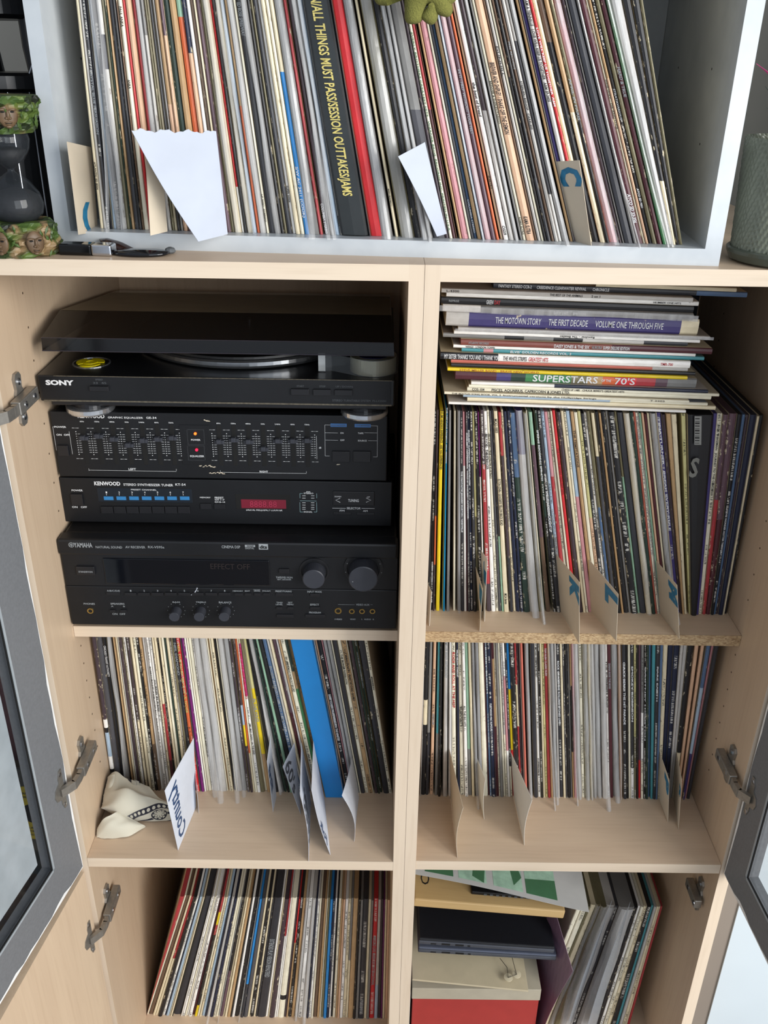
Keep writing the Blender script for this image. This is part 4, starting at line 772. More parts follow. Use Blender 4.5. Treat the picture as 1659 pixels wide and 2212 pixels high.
# --- equalizer
YE = 11.8; EX0, EX1, EZ0, EZ1 = max(aty(98, 955, YE).x, L0+.35), aty(836, 965, YE).x, TZ1+.35, aty(465, 894, YE).z
eq = thing('graphic_equalizer', 'black equalizer with two banks of sliders and tiny lights, under the turntable', 'equalizer', ((EX0+EX1)/2, 26, TZ1+.02))
mb = MB(); mb.box(EX0+.4, EX1-.3, YE+.8, 42, EZ0+.1, EZ1, bev=.2); mb.build('casing', BLKS, eq)
mb = MB(); mb.box(EX0, EX1, YE, YE+.8, EZ0, EZ1, bev=.12); mb.build('front_panel', BLK, eq)
feet(eq, EX0, EX1, TZ1+.02, EZ0+.1, YE, 42, 1.3)
mb = MB(); ptext(mb, 'KENWOOD', 168, 226, 894.5, 902.5, YE, .03); mb.build('brand_lettering', INKW, eq)
mk = MB()
for t, x0, x1, y0, y1 in [('GRAPHIC EQUALIZER', 233, 309, 899.5, 903.5), ('GE-34', 316, 338, 900, 904.5), ('POWER', 118, 143, 920, 924), ('ON  OFF', 122, 151, 937, 941), ('LEFT', 278, 294, 1011, 1015.5), ('RIGHT', 561, 579, 1016.5, 1020.5), ('ON', 735, 742, 933.5, 937), ('OFF', 735, 744, 949, 952.5), ('TAPE', 773, 785, 934, 937.5), ('SOURCE', 773, 792, 950, 953.5), ('dB', 689, 694, 965, 969)]:
    ptext(mk, t, x0, x1, y0, y1, YE)
for (a, b, c_, d) in ((192, 1012, 192, 1017), (192, 1017, 381, 1017), (381, 1013, 381, 1017), (476, 1016, 476, 1021), (476, 1021, 662, 1022), (662, 1018, 662, 1022), (114, 922, 119, 922), (118, 922, 118, 973), (153, 932, 153, 981), (684, 942, 684, 992), (702, 918, 716, 918), (702, 918, 702, 985), (702, 985, 712, 985), (801, 920, 816, 920), (815, 920, 815, 987), (806, 987, 815, 987), (702, 935, 730, 935), (702, 951, 730, 951), (787, 935, 815, 935), (795, 952, 815, 952)): pline(mk, a, b, c_, d, YE, .03)
xsL = [180+x for x in (4, 36, 68, 99.5, 131, 163, 194)]; xsR = [475.5+x for x in (0, 31.5, 63, 94.5, 126, 158, 189)]
ysL = [943.5, 939.5, 946, 959, 949, 946, 943.5]; ysR = [951.5, 947.5, 951.5, 967, 950, 950, 949]
lb = ['60Hz', '150Hz', '400Hz', '1kHz', '2.4kHz', '6kHz', '15kHz']
YM = 960
for xs, ys, yo in ((xsL, ysL, 0), (xsR, ysR, 4)):
    cx = [aty(x, YM+yo, YE).x for x in xs]; zt, zb = aty(xs[3], 916+yo, YE).z, aty(xs[3], 1003+yo, YE).z
    for k in range(7):
        mb = MB(); mb.box(cx[k]-.28, cx[k]+.28, YE-.03, YE+.1, zb, zt, bev=.02); o = mb.build('slider_slot', SLOT, eq)
        kz = aty(xs[k], ys[k]+0, YE).z
        kb = MB(); kb.box(cx[k]-.62, cx[k]+.62, YE-.55, YE+.05, kz-.32, kz+.18, bev=.08); kb.box(cx[k]-.28, cx[k]+.28, YE-.95, YE-.4, kz-.16, kz+.42, bev=.06); kb.build('slider_knob', KNOB, o)
        flat_text(mk, lb[k], Vector((cx[k], YE-.025, zt+.18)), (1, 0, 0), (0, 0, 1), .17, center=True)
    z1, z0 = aty(xs[3], 934+yo, YE).z, aty(xs[3], 983+yo, YE).z; zt2, zb2 = aty(xs[3], 926+yo, YE).z, aty(xs[3], 992+yo, YE).z
    for k in range(8):
        x = (cx[k-1]+.92 if k == 7 else cx[k]-(cx[1]-cx[0])/2)
        for r in range(11):
            z = z1+(z0-z1)*r/10
            mk.face([(x-.05, YE-.02, z-.05), (x+.05, YE-.02, z-.05), (x+.05, YE-.02, z+.05), (x-.05, YE-.02, z+.05)])
            if 0 < r < 10 and k < 8:
                for a, b in ((.18, .5), (-.5, -.18)):
                    if (k == 0 and a < 0) or (k == 7 and a > 0): continue
                    mk.face([(x+a, YE-.02, z-.018), (x+b, YE-.02, z-.018), (x+b, YE-.02, z+.018), (x+a, YE-.02, z+.018)])
        for z in (zt2, zb2):
            for a, b in ((-.42, -.12), (-.04, .04), (.12, .42)): mk.face([(x+a, YE-.02, z-.02), (x+b, YE-.02, z-.02), (x+b, YE-.02, z+.02), (x+a, YE-.02, z+.02)])
mk.build('printed_markings', INKW, eq)
mb = MB(); pbox(mb, 391, 918, 455, 1003, YE, .08, .03); o = mb.build('indicator_plate', BLK, eq)
fr = MB()
for (a, b, c_, d) in ((405, 928, 441, 960), (406, 963, 442, 994)):
    pline(fr, a, b, c_, b, YE-.08, .025); pline(fr, a, d, c_, d, YE-.08, .025); pline(fr, a, b, a, d, YE-.08, .025); pline(fr, c_, b, c_, d, YE-.08, .025)
fr.build('indicator_outline', INKD, o); fr = MB(); ptext(fr, 'POWER', 413, 433, 948, 952, YE-.09); ptext(fr, 'EQUALIZER', 411, 441, 983, 987, YE-.09); fr.build('indicator_lettering', INKW, o)
for x, y, m_ in ((422, 936.5, LEDO), (425, 971.5, LEDR)): c = aty(x, y, YE-.08); mb = MB(); mb.cyl_y(c.x, c.z, .17, YE-.2, YE-.05, 14); mb.build('indicator_light', m_, o)
TAB = plain('blue_label_tab', '3c6ea8', .4)
for x0, x1, y0, s_ in ((714, 749, 915, 'EQUALIZER'), (766, 801, 916, 'TAPE MONITOR')):
    mb = MB(); pbox(mb, x0, y0, x1, y0+7, YE, .02, 0, .01); o = mb.build('blue_tab', TAB, eq); mb = MB(); ptext(mb, s_, x0+2, x1-2, y0+2, y0+5, YE-.03); mb.build('tab_lettering', INKD, o)
buttons([(126, 961, 149, 983)], YE, .3, eq, BTN, 'power_button'); buttons([(718, 974, 756, 997), (763, 974, 801, 997)], YE, .25, eq, BTN)
mb = MB(); rr = random.Random(3)
for (x0, y0, n_) in ((430, 1008, 9), (452, 1023, 8), (440, 909, 3), (727, 1004, 2)):
    for k in range(n_):
        P = aty(x0+k*4, y0+rr.uniform(-1.5, 1.5), YE-.03); mb.face([P, P+Vector((rr.uniform(.15, .4), 0, rr.uniform(-.1, .1))), P+Vector((rr.uniform(.1, .3), 0, rr.uniform(.08, .16))), P+Vector((0, 0, .08))])
mb.build('paint_flecks', CARD, eq)
# --- turntable
YP_ = 9.5; tt = thing('turntable', 'black turntable with smoky lid propped open, on top of the equalizer', 'turntable', (-24, 27, EZ1+.02))
PX0, PX1 = aty(84, 840, YP_).x, aty(852, 846, YP_).x; PZ1 = aty(467, 816, YP_).z; PZ0 = aty(467, 872, YP_).z
mb = MB(); mb.box(PX0, PX1, YP_, 44.5, PZ0, PZ1, bev=.15); pl = mb.build('plinth', plain('black_moulded_plastic', '121315', .3, 0, .15, 40), tt)
mb = MB(); mb.box(PX0+.3, PX1-.4, YP_-.06, YP_+.1, PZ0+.35, PZ1-.12, bev=.03); mb.build('front_fascia', BLK, tt)
mb = MB(); mb.box(PX0+.4, PX1-.3, YP_-.05, YP_+.05, PZ0+.02, PZ0+.2); mb.box(PX0+2, PX1-.3, YP_-.05, YP_+.05, PZ1-.1, PZ1-.02); mb.build('trim_line', plain('worn_silver_trim', '6d6658', .4, .5, .4, 300), tt)
mb = MB(); mb.box(PX0+.8, PX1-.8, YP_+1, 43, PZ0-.9, PZ0, bev=.2); mb.build('under_tray', BTN, tt)
for (px, py, yc) in ((180, 889.5, YP_+3.1), (786, 899.5, YP_+3.1), (180, 889.5, 39), (786, 899.5, 39)):
    x = aty(px, py, YP_+.2).x; mb = MB(); zb = EZ1+.02
    mb.lathe([(2.5, 0), (2.85, .05), (2.95, .25), (2.95, .75), (2.8, .85)], (x, yc, zb), 40); fo = mb.build('foot', ALU, tt, smooth=False)
    mb = MB(); mb.lathe([(2.1, .86), (2.1, PZ0-.02-zb)], (x, yc, zb), 28); mb.build('foot_pad', BTN, fo)
mb = MB(); ptext(mb, 'SONY', 99, 160, 821, 831, YP_-.06, .05); mb.build('brand_lettering', INKW, tt)
mb = MB()
for t, x0, x1, y0, y1 in (('SPEED', 206, 222, 818, 821.5), ('33  45', 201, 230, 825, 829), ('START', 641, 657, 832, 836), ('STOP', 690, 703, 832.5, 836.5), ('UP / DOWN', 725, 762, 833, 837), ('STEREO TURNTABLE SYSTEM  PS-LX250H', 718, 834, 862.5, 867)): ptext(mb, t, x0, x1, y0, y1, YP_-.06)
mb.build('printed_markings', INKD, tt)
buttons([(195, 833, 236, 843), (629, 839, 668, 852), (677, 840, 715, 853), (723, 841, 762, 853)], YP_-.06, .35, tt, BTN, 'push_button')
PCX, PCY, PR = aty(503, 797, 12).x, 27.2, 14.8
mb = MB(); mb.lathe([(PR-1, 0), (PR, .2), (PR+.12, .5), (PR+.12, .95), (PR-.1, 1.15), (PR-.6, 1.2), (.3, 1.2)], (PCX, PCY, PZ1+.02), 96); pt_ = mb.build('platter', plain('polished_platter_rim', 'b9bcc0', .18, .95, .1), tt, smooth=False)
mb = MB(); mb.lathe([(PR-.35, 1.22), (PR-.4, 1.5), (.3, 1.5)], (PCX, PCY, PZ1+.02), 72); mb.build('rubber_mat', plain('black_rubber', '0b0b0c', .5), tt)
mb = MB(); mb.lathe([(.35, 1.5), (.35, 2.4), (.2, 2.6)], (PCX, PCY, PZ1+.02), 12); mb.build('spindle', ALU, tt)
c = atz(190, 790, PZ1); mb = MB(); mb.lathe([(2.3, .01), (2.3, .06), (2.1, .06), (2.1, .02)], (c.x+.1, c.y+1.2, PZ1), 32, caps=False); mb.build('adapter_recess', ALU, tt)
ad = MB()
for k in range(3):
    a0 = 2*math.pi*k/3; V = [(c.x, c.y+1.0, PZ1+.12)]
    for j in range(9):
        a = a0+j/8*1.7; r = 1.75*(1-.25*(j/8-.3)**2); V += [(c.x+r*math.cos(a), c.y+1.0+r*math.sin(a), PZ1+.16)]
    V2 = [(x, y, z-.1) for x, y, z in V]; n_ = len(V); ad.poly(V+V2, [tuple(range(n_)), tuple(range(2*n_-1, n_-1, -1))]+[(j, n_+j, n_+(j+1) % n_, (j+1) % n_) for j in range(n_)])
ad.lathe([(.9, .02), (.9, .2), (.5, .2), (.5, .02)], (c.x, c.y+1.0, PZ1), 20, caps=False)
tag(ad.build('record_adapter', plain('yellow_plastic', 'c9b800', .35)), 'small yellow plastic single adapter lying in the turntable top', 'adapter')
# lid: a smoky hood propped on the tape dispenser
LM_ = glassy('smoky_acrylic', '0b0b0d', .93, .1, .6)
xa, xb = aty(90, 748, YP_).x, aty(852, 748, YP_).x; z0, z1 = aty(470, 763, YP_).z, aty(470, 735, YP_).z
za = aty(490, 676, 17.5).z; zb_ = max(aty(490, 655, 43).z, PZ1+2.35); xl, xr = aty(140, 676, 17.5).x, aty(842, 676, 17.5).x
mb = MB(); prof = [(YP_, z0, xa, xb), (YP_, z1, xa+.1, xb-.1), (17.5, za, xl-.6, xr+.2), (43, zb_, xl-.6, xr+.2), (43, PZ1+.3, xl-.8, xr+.4)]
for (p, q) in zip(prof, prof[1:]): mb.poly([(p[2], p[0], p[1]), (p[3], p[0], p[1]), (q[3], q[0], q[1]), (q[2], q[0], q[1])], [(0, 1, 2, 3)])
for s_ in (2, 3):
    P = [(p[s_], p[0], p[1]) for p in prof]; mb.poly(P if s_ == 3 else P[::-1], [tuple(range(5))])
lid = mb.build('dust_cover', LM_, tt)
mb = MB(); mb.poly([(xl-.5, 17.6, za+.01), (xr+.1, 17.6, za+.01), (xr+.1, 42.9, zb_+.01), (xl-.5, 42.9, zb_+.01)], [(0, 1, 2, 3)]); mb.build('lid_top_reflection', plain('dust_on_acrylic', '6a604c', .5, 0, .15, 30), lid)  # lighter face on the lid: back wall's grazing reflection painted as colour
mb = MB(); mb.tube([(xa, YP_-.02, z0), (xb, YP_-.02, z0)], .07, 6); mb.tube([(xa+.1, YP_-.02, z1), (xb-.1, YP_-.02, z1)], .05, 6); mb.build('cover_rim', plain('dark_acrylic_edge', '2a2830', .2), lid)
# tape dispenser under the lid's right end
td = thing('tape_dispenser', 'clear tape dispenser with a roll of tape, propping up the turntable lid', 'tape dispenser', (aty(806, 800, 13).x, 13, PZ1+.01))
cx, cy = aty(806, 805, 13).x, 13.4
mb = MB(); mb.lathe([(1.9, .06), (2.85, .06), (2.85, 1.95), (1.9, 1.95)], (cx, cy, PZ1), 48, caps=False); mb.build('tape_roll', plain('matte_tape', '9c9a84', .22, .3, .05), td)
mb = MB(); mb.lathe([(1.3, .1), (1.9, .1), (1.9, 2.0), (1.3, 2.0), (1.3, .1)], (cx, cy, PZ1), 40, caps=False); mb.build('core', plain('navy_core', '1c1c4c', .3), td)
CP_ = glassy('clear_polystyrene', '8f9498', .2, .06, 1.0)
mb = MB(); xn = aty(690, 795, 12).x; sh = []
for j in range(15): a = -math.pi/2+math.pi*j/14; sh.append((cx+3.05*math.cos(a), cy+3.05*math.sin(a)))
sh += [(cx-1.5, cy+2.9), (xn+1.4, cy+1.0), (xn, cy+.6), (xn, cy-1.0), (xn+1.4, cy-.6), (cx-1.8, cy-2.6)]
n_ = len(sh); V = [(x, y, PZ1+.02) for x, y in sh]+[(x, y, PZ1+.02+2.1) for x, y in sh]
mb.poly(V, [tuple(range(n_-1, -1, -1))]+[(j, (j+1) % n_, n_+(j+1) % n_, n_+j) for j in range(n_)]); mb.build('clear_shell', CP_, td)
mb = MB(); mb.box(xn-.15, xn+.7, cy-1.1, cy-.95, PZ1+.1, PZ1+2.35); mb.build('cutter', plain('clear_cutter', 'c6c8c6', .15, .3), td)
# ------------------------------------------------------------------ divider cards and papers
def bil(C, u, v):   # C = bottom-back, bottom-front, top-front, top-back
    a = C[0].lerp(C[1], u); b = C[3].lerp(C[2], u); return a.lerp(b, v)
def card(label, C, mat, bow=0.0, jag=0, text=(), name='divider_card', cat='divider card', th_=.05, grp=None, curl=0.0):
    """stiff sheet; bow bends its middle along the normal, curl bends the front edge"""
    N = (C[1]-C[0]).cross(C[3]-C[0]).normalized(); mb = MB()
    f = lambda u, v: bil(C, u, v)+N*(bow*math.sin(math.pi*v)*u+curl*u*u*(v-.3))+Vector((0, 0, jag*(math.sin(u*23)+.6*math.sin(u*57+1))*(v > .99)))
    nu = 30 if jag else 8
    mb.grid(f, nu, 8, N*th_); o = mb.build(name, mat, smooth=False); tag(o, label, cat, grp)
    for (s_, fn, L_, h_, mt, off) in text:
        tb = MB(); V, Fs, w_ = glyph2d(s_, off)
        tb.poly([fn(f, N, x/w_, y) for x, y in V], Fs); tb.build('lettering', mt, o)
    return o
def side_card(label, z, yrow, bf, tf, tb_, bb, mat, into=5, side=1, **k):
    """card standing in the y-z plane between records: px of bottom-front, top-front, top at the row, bottom at the row"""
    B = atz(bf[0], bf[1], z+.05); Tf = aty(tf[0], tf[1], B.y); bk = atz(bb[0], bb[1], z+.05); tk = aty(tb_[0], tb_[1], bk.y)
    e = (bk-B).normalized()*into; return card(label, [bk+e, B, Tf, tk+e*1.0], mat, **k)
# mapping for letters on a side card: runs from the front edge, reading downwards/upwards
def onface(u0, u1, v0, v1, sgn, rot=0):
    def fn(f, N, x, y):
        if rot == 0: u, v = u0+(u1-u0)*x, v0+(v1-v0)*y
        elif rot == 1: u, v = u0+(u1-u0)*y, v0+(v1-v0)*x
        return f(u, v)+N*(.075 if sgn > 0 else -.03)
    return fn
GRP = None
zr, zl, zc = zRA, zB, CT
tan = CARD
# white crate: cards
card('tan card with a blue brush stroke, flat against the crate\'s left end', [aty(212, 500, 10.3), atz(170, 507, CT+.03), aty(145, 306, atz(170, 507, CT+.03).y), aty(197, 318, 10.3)], CARD,
     text=[('(', onface(.72, .32, .10, .34, -1, 0), 1, 1, INKB, .06), ('(', onface(.72, .32, .10, .34, 1, 0), 1, 1, INKB, .06)], name='divider_card')
Pb = atz(431, 520, CT+.03); yb = Pb.y
card('large torn white paper sheet hanging over spines in the crate', [aty(492, 506, yb+2.2), Vector((Pb.x, yb-.6, CT+.05)), aty(284, 281, yb-2.0), aty(467, 285, yb+2.0)], THINP, bow=.5, jag=.13, name='paper_sheet', cat='paper')
card('tan card behind the large white paper sheet', [aty(362, 500, yb+2), aty(325, 509, yb+.3), aty(312, 300, yb+.6), aty(345, 290, yb+2)], CARD)
card('curved white paper slip with pencilled Th between plastic sleeves', [aty(965, 505, 4.6), aty(944, 511, 4.2), aty(860, 338, 2.2), aty(918, 307, 3.6)], THINP, bow=-.35, name='paper_slip', cat='paper', text=[('The', lambda f, N, x, y: f(.55-.8*x*.9+.0, .80+.17*y*.8-.02*x*0)+N*.08 if 0 else f(.75-.75*(1-x), .82+.12*y)+N*.08, 1, 1, PENG, 0)])
card('tan card with a bold blue letter in the right half of the crate', [aty(1239, 522, 5.2), aty(1278, 530, 2.6), aty(1252, 346, 2.6), aty(1198, 349, 5.2)], CARD,
     text=[('C', onface(.15, .95, .93, .70, -1, 1), 1, 1, INKB, .05), ('C', onface(.15, .95, .93, .70, 1, 1), 1, 1, INKB, .05)])
# right cabinet, upper shelf
side_card('narrow tan card against the centre panel, left end of upper shelf', zRA, 15, (928, 1352), (933, 1278), (919, 1262), (921, 1322), CARDW, into=3)
def blu(label, z, bf, tf, tb_, bb, ch, into=4, mat=CARD, box=(.62, .98, .92, .58), bow=0., sg=1):
    return side_card(label, z, 0, bf, tf, tb_, bb, mat, into=.2, bow=bow, text=[(ch, onface(box[0], box[1], box[2], box[3], sg, 1), 1, 1, INKB, .07)])
blu('tan card with blue letter I beside the yellow-olive record', zRA, (1037, 1364), (1043, 1270), (1028, 1226), (1036, 1322), 'I')
blu('second tan card just right of the letter I card', zRA, (1047, 1343), (1053, 1208), (1040, 1190), (1044, 1322), 'J', mat=CARDW)
blu('broad tan card with blue letter K, touching the red records', zRA, (1252, 1391), (1252, 1257), (1202, 1198), (1212, 1322), 'K')
blu('broadest tan card with blue letter L, hanging over the chipboard edge', zRA, (1331, 1409) if 0 else (1332, 1385), (1336, 1283), (1271, 1206), (1278, 1322), 'L', into=4)
blu('tan card with blue letter M near the dark maroon record', zRA, (1468, 1380), (1463, 1264), (1419, 1212), (1428, 1326), 'M')
# right cabinet, lower shelf
blu('tall plain tan card, leftmost on the lower right shelf', zRB, (989, 1853), (1001, 1745), (971, 1618), (974, 1719), ' ', bow=.5)
blu('small plain white card beside the dark plastic-covered record', zRB, (1046, 1770), (1049, 1684), (1030, 1636), (1034, 1716), ' ', bow=.2, mat=CARDW)
blu('plain grey card with a jagged top, under the blue and yellow spine', zRB, (1133, 1826), (1150, 1728), (1104, 1626), (1110, 1718), ' ', bow=.4, mat=CARDW)
blu('card with a round blue letter, left of the wide navy records', zRB, (1443, 1776), (1446, 1685), (1425, 1622), (1424, 1724), 'P')
blu('tan card right of the wide navy records', zRB, (1466, 1792), (1473, 1682), (1462, 1625), (1455, 1724), 'R', mat=CARD, box=(.8, 1, .8, .55))
# left cabinet, lower shelf: white paper dividers with handwriting
def hand(s_, u0, u1, v0, v1, sg, mt, off=.02): return (s_, onface(u0, u1, v0, v1, sg, 1), 1, 1, mt, off)
z_ = zB+.05
def pcard(label, bf, tf, tb_, bb, into=.2, **k):
    B = atz(bf[0], bf[1], z_); Tf = aty(tf[0], tf[1], B.y); bk = atz(bb[0], bb[1], z_); tk = aty(tb_[0], tb_[1], bk.y); e = Vector((0, 1, 0))*into
    return card(label, [bk+e, B, Tf, tk+e], WPAPER, name='paper_divider', cat='paper', th_=.03, **k)
pcard('white paper divider with ornate blue handwriting beside the cloth', (385, 1837), (356, 1708), (418, 1596), (423, 1745), text=[hand('Country', .86, .56, .06, .9, 1, PEN, .018), hand('Country', .86, .56, .06, .9, -1, PEN, .018)])
pcard('second white paper divider, with grey handwriting, touching the ornate one', (430, 1757), (425, 1700), (412, 1600), (424, 1725), into=1, text=[hand('Comedy', .2, .9, .9, .1, -1, PENG, .01), hand('Comedy', .2, .9, .9, .1, 1, PENG, .01)])
pcard('narrow white paper divider left of the pale green record', (590, 1754), (577, 1645), (584, 1592), (597, 1722), text=[hand('Big', .6, .95, .8, .3, -1, PEN), hand('Big', .6, .95, .8, .3, 1, PEN)])
pcard('white paper divider with 60s lettering, left of the long one', (650, 1760), (611, 1656), (636, 1606), (648, 1728), text=[hand('60\'s', .95, .45, .95, .4, 1, PENG, .02), hand('60\'s', .95, .45, .95, .4, -1, PENG, .02)])
pcard('longest white paper divider with grey drawn capitals', (667, 1861), (648, 1715), (651, 1606), (672, 1735), bow=-.4, text=[hand('ROCKERS', .95, .6, .08, .8, 1, PENG, .02), hand('ROCKERS', .95, .6, .08, .8, -1, PENG, .02)])
pcard('white paper divider in front of the blue slipcase', (714, 1847), (673, 1705), (676, 1610), (700, 1738), bow=.3, into=1, text=[hand('Folk', .97, .82, .12, .45, 1, PEN, .02), hand('Folk', .97, .82, .12, .45, -1, PEN, .02)])
pcard('blank white paper divider curling right of the blue slipcase', (763, 1818), (745, 1718), (760, 1640), (775, 1726), bow=-.8, curl=.6)
# ------------------------------------------------------------------ doors and hinges
def door(name, A, ang, width, z0, z1, th_, glass, label, cat, matf, glassmat=None, stile=6.4, sgn=1):
    d = Vector((math.cos(ang), math.sin(ang), 0)); n_ = Vector((-d.y, d.x, 0))*sgn; A = Vector(A)
    t = thing(name, label, cat, tuple(A+d*width/2+Vector((0, 0, z0))))
    Mx = Matrix(((d.x, n_.x, 0, A.x), (d.y, n_.y, 0, A.y), (0, 0, 1, 0), (0, 0, 0, 1)))
    def b(nm_, a, b_, c, e, m_, par=t, y0=0, y1=th_):
        mb = MB(); mb.box(a, b_, y0, y1, c, e, Mx); return mb.build(nm_, m_, par)
    if not glass: b('door_leaf', 0, width, z0, z1, matf); return t, Mx
    s_ = stile
    b('stile', 0, s_, z0, z1, matf); b('stile', width-s_, width, z0, z1, matf); b('rail', s_, width-s_, z0, z0+s_, matf); b('rail', s_, width-s_, z1-s_, z1, matf)
    for (a, b_, c, e) in ((s_, s_+.35, z0+s_, z1-s_), (s_, width-s_, z0+s_, z0+s_+.35)):
        b('glazing_bead', a, b_, c, e, plain('glazing_bead_grey', '9aa1a6', .35), y0=-.12, y1=.1)
        b('rubber_seal', a+.35 if e-c > 2 else a, b_+.22 if e-c > 2 else b_, c if e-c > 2 else c+.35, e if e-c > 2 else e+.22, SLOT, y0=-.05, y1=.1)
    b('glass_pane', s_+.1, width-s_-.1, z0+s_+.1, z1-s_-.1, glassmat, y0=.5, y1=.9)
    mb = MB(); rr = random.Random(5)      # bare chipped paint along the edges
    def jag(P0, P1, inward, w0):
        n2 = 26; P0, P1, iw = Vector(P0), Vector(P1), Vector(inward)
        ws = [max(.03, w0*rr.uniform(.1, 1.3)*(.4+.9*abs(math.sin(i*.5)))) for i in range(n2+1)]
        for i in range(n2):
            a, b_ = P0.lerp(P1, i/n2), P0.lerp(P1, (i+1)/n2); q = [a, b_, b_+iw*ws[i+1], a+iw*ws[i]]
            mb.face([Mx @ (p+Vector((0, -.03, 0))) for p in q])
    jag((0, 0, z0), (0, 0, z1), (1, 0, 0), .28); jag((0, 0, z0), (width, 0, z0), (0, 0, 1), .4)
    mb.build('chipped_edge', CHIPW, t); return t, Mx
GLS = glassy('cabinet_glass', '10181c', .14, .04, .9)
dL, MLd = door('glass_door', (-46.05, -.8, 0), math.radians(-100.2), 46, -85.3, -.4, 1.8, True, 'grey-framed glass door opened on the left cabinet', 'door', DOORG, GLS, 6.3, -1)
def on_door(Mx, px, py):
    P = Mx @ Vector((0, 1.3, 0)); q = atplane(px, py, P, Vector((Mx[0][1], Mx[1][1], 0))); q = Mx.inverted() @ q; return q.x, q.z
SHT = plain('pale_mottled_sheet', 'c6d0d6', .4, 0, .12, 30, .1)
a_, b_ = on_door(MLd, 78, 1868); mb = MB(); mb.box(a_, 38, 1.1, 1.3, b_, -6.9, MLd); mb.build('pale_sheet', SHT, dL)  # pale mottled flat sheet just behind the glass
dR, MRd = door('glass_door', (46.0, -.5, 0), math.radians(-86.7), 46, -85.4, -.4, 1.8, True, 'grey-framed glass door opened on the right cabinet', 'door', DOORG, GLS, 5.1, 1)
door('lower_door', (-46.05, -.75, 0), math.radians(-98.7), 46, FLOOR+6, -86.4, 1.8, False, 'plain birch lower door standing open on the left cabinet', 'door', BIRCH, sgn=-1)
def hinge(par, x, s_, z, ang, armed=True):
    """mounting plate on the side wall at x, arm and cup plate on the door"""
    h = MB(); ya = 4.3
    prof = [(-3.1, .5), (-2.6, .95), (-1.3, .75), (-.8, 1.1), (.8, 1.1), (1.3, .75), (2.6, .95), (3.1, .5)]
    V = [(x, ya-w_, z+a) for a, w_ in prof]+[(x, ya+w_, z+a) for a, w_ in prof[::-1]]; n_ = len(V)
    V2 = [(x+s_*.35, y, zz_) for _, y, zz_ in V]; h.poly(V+V2, [tuple(range(n_)), tuple(range(2*n_-1, n_-1, -1))]+[(j, n_+j, n_+(j+1) % n_, (j+1) % n_) for j in range(n_)])
    o = h.build('hinge', NICKEL, par)
    a = MB(); a.box(min(x+s_*.35, x+s_*1.5), max(x+s_*.35, x+s_*1.5), 1.0 if armed else 2.2, 6.6, z-.8, z+.8, bev=.15)
    a.build('hinge_arm', NICKEL, o)
    b = MB()
    for dz in (-2.1, 2.1):
        m_ = Matrix.Translation((x+s_*.36, ya, z+dz)) @ Matrix.Rotation(math.pi/2, 4, 'Y'); b.lathe([(.42, -.08), (.42, .12), (.1, .15)] if s_ > 0 else [(.1, -.15), (.42, -.12), (.42, .08)], (0, 0, 0), 12, m_)
    for yy in (2.6, 5.4):
        m_ = Matrix.Translation((x+s_*1.5, yy, z)) @ Matrix.Rotation(math.pi/2, 4, 'Y'); b.lathe([(.38, -.05), (.38, .08), (.1, .1)], (0, 0, 0), 12, m_)
    b.build('hinge_screw', CHROME, o); return o
def cup(par, Mx, z, th_=0):
    m = MB(); V = [(1.0, 3.2), (1.6, 3.2), (2.0, 2.2), (2.0, 1.4), (3.0, .9), (3.3, 0), (3.0, -.9), (2.0, -1.4), (2.0, -2.2), (1.6, -3.2), (1.0, -3.2)]
    n_ = len(V); P = [Mx @ Vector((a, -.15, z+b)) for a, b in V]+[Mx @ Vector((a, .02, z+b)) for a, b in V]
    m.poly(P, [tuple(range(n_)), tuple(range(2*n_-1, n_-1, -1))]+[(j, n_+j, n_+(j+1) % n_, (j+1) % n_) for j in range(n_)])
    o = m.build('hinge_plate', NICKEL, par); s2 = MB()
    for dz in (-2.6, 2.6): s2.lathe([(.3, -.1), (.3, .06), (.05, .08)], (0, 0, 0), 10, Mx @ Matrix.Translation((1.5, -.15, z+dz)) @ Matrix.Rotation(math.pi/2, 4, 'X'))
    s2.build('hinge_screw', CHROME, o)
    x0 = L0+1.0 if par is not dR else R0-1.0; e = Mx @ Vector((2.0, -.35, z)); lk = MB(); sx = .35
    for (p, q) in (((x0, .93), (x0, .1)), ((x0, .1), ((x0+e.x)/2+(.5 if x0 < 0 else -.5), -1.3)), (((x0+e.x)/2+(.5 if x0 < 0 else -.5), -1.3), (e.x, e.y))):
        dd = Vector((q[0]-p[0], q[1]-p[1], 0)).normalized(); nn = Vector((-dd.y, dd.x, 0))*.28
        P_ = [Vector((p[0], p[1], 0))-nn, Vector((q[0], q[1], 0))+dd*.15-nn, Vector((q[0], q[1], 0))+dd*.15+nn, Vector((p[0], p[1], 0))+nn]
        lk.hexa([v+Vector((0, 0, z-.65)) for v in P_]+[v+Vector((0, 0, z+.65)) for v in P_])
    lk.build('hinge_link', NICKEL, o)
zh1, zh2, zh3 = aty(45, 862, 4.3).z, aty(170, 1632, 4.3).z, aty(222, 1945, 4.3).z
for zz_ in (zh1, zh2): hinge(cabL, L0, 1, zz_, 0); cup(dL, MLd, zz_)
hinge(cabL, L0, 1, zh3, 0)
lowd = [o for o in sc.collection.objects if o.name == 'lower_door'][0]
cup(lowd, Matrix(MLd), zh3)
zr1, zr2 = aty(1580, 1650, 4.3).z, aty(1510, 1930, 4.3).z
hinge(cabR, R0, -1, zr1, 0); cup(dR, MRd, zr1); hinge(cabR, R0, -1, zr2, 0, armed=False)
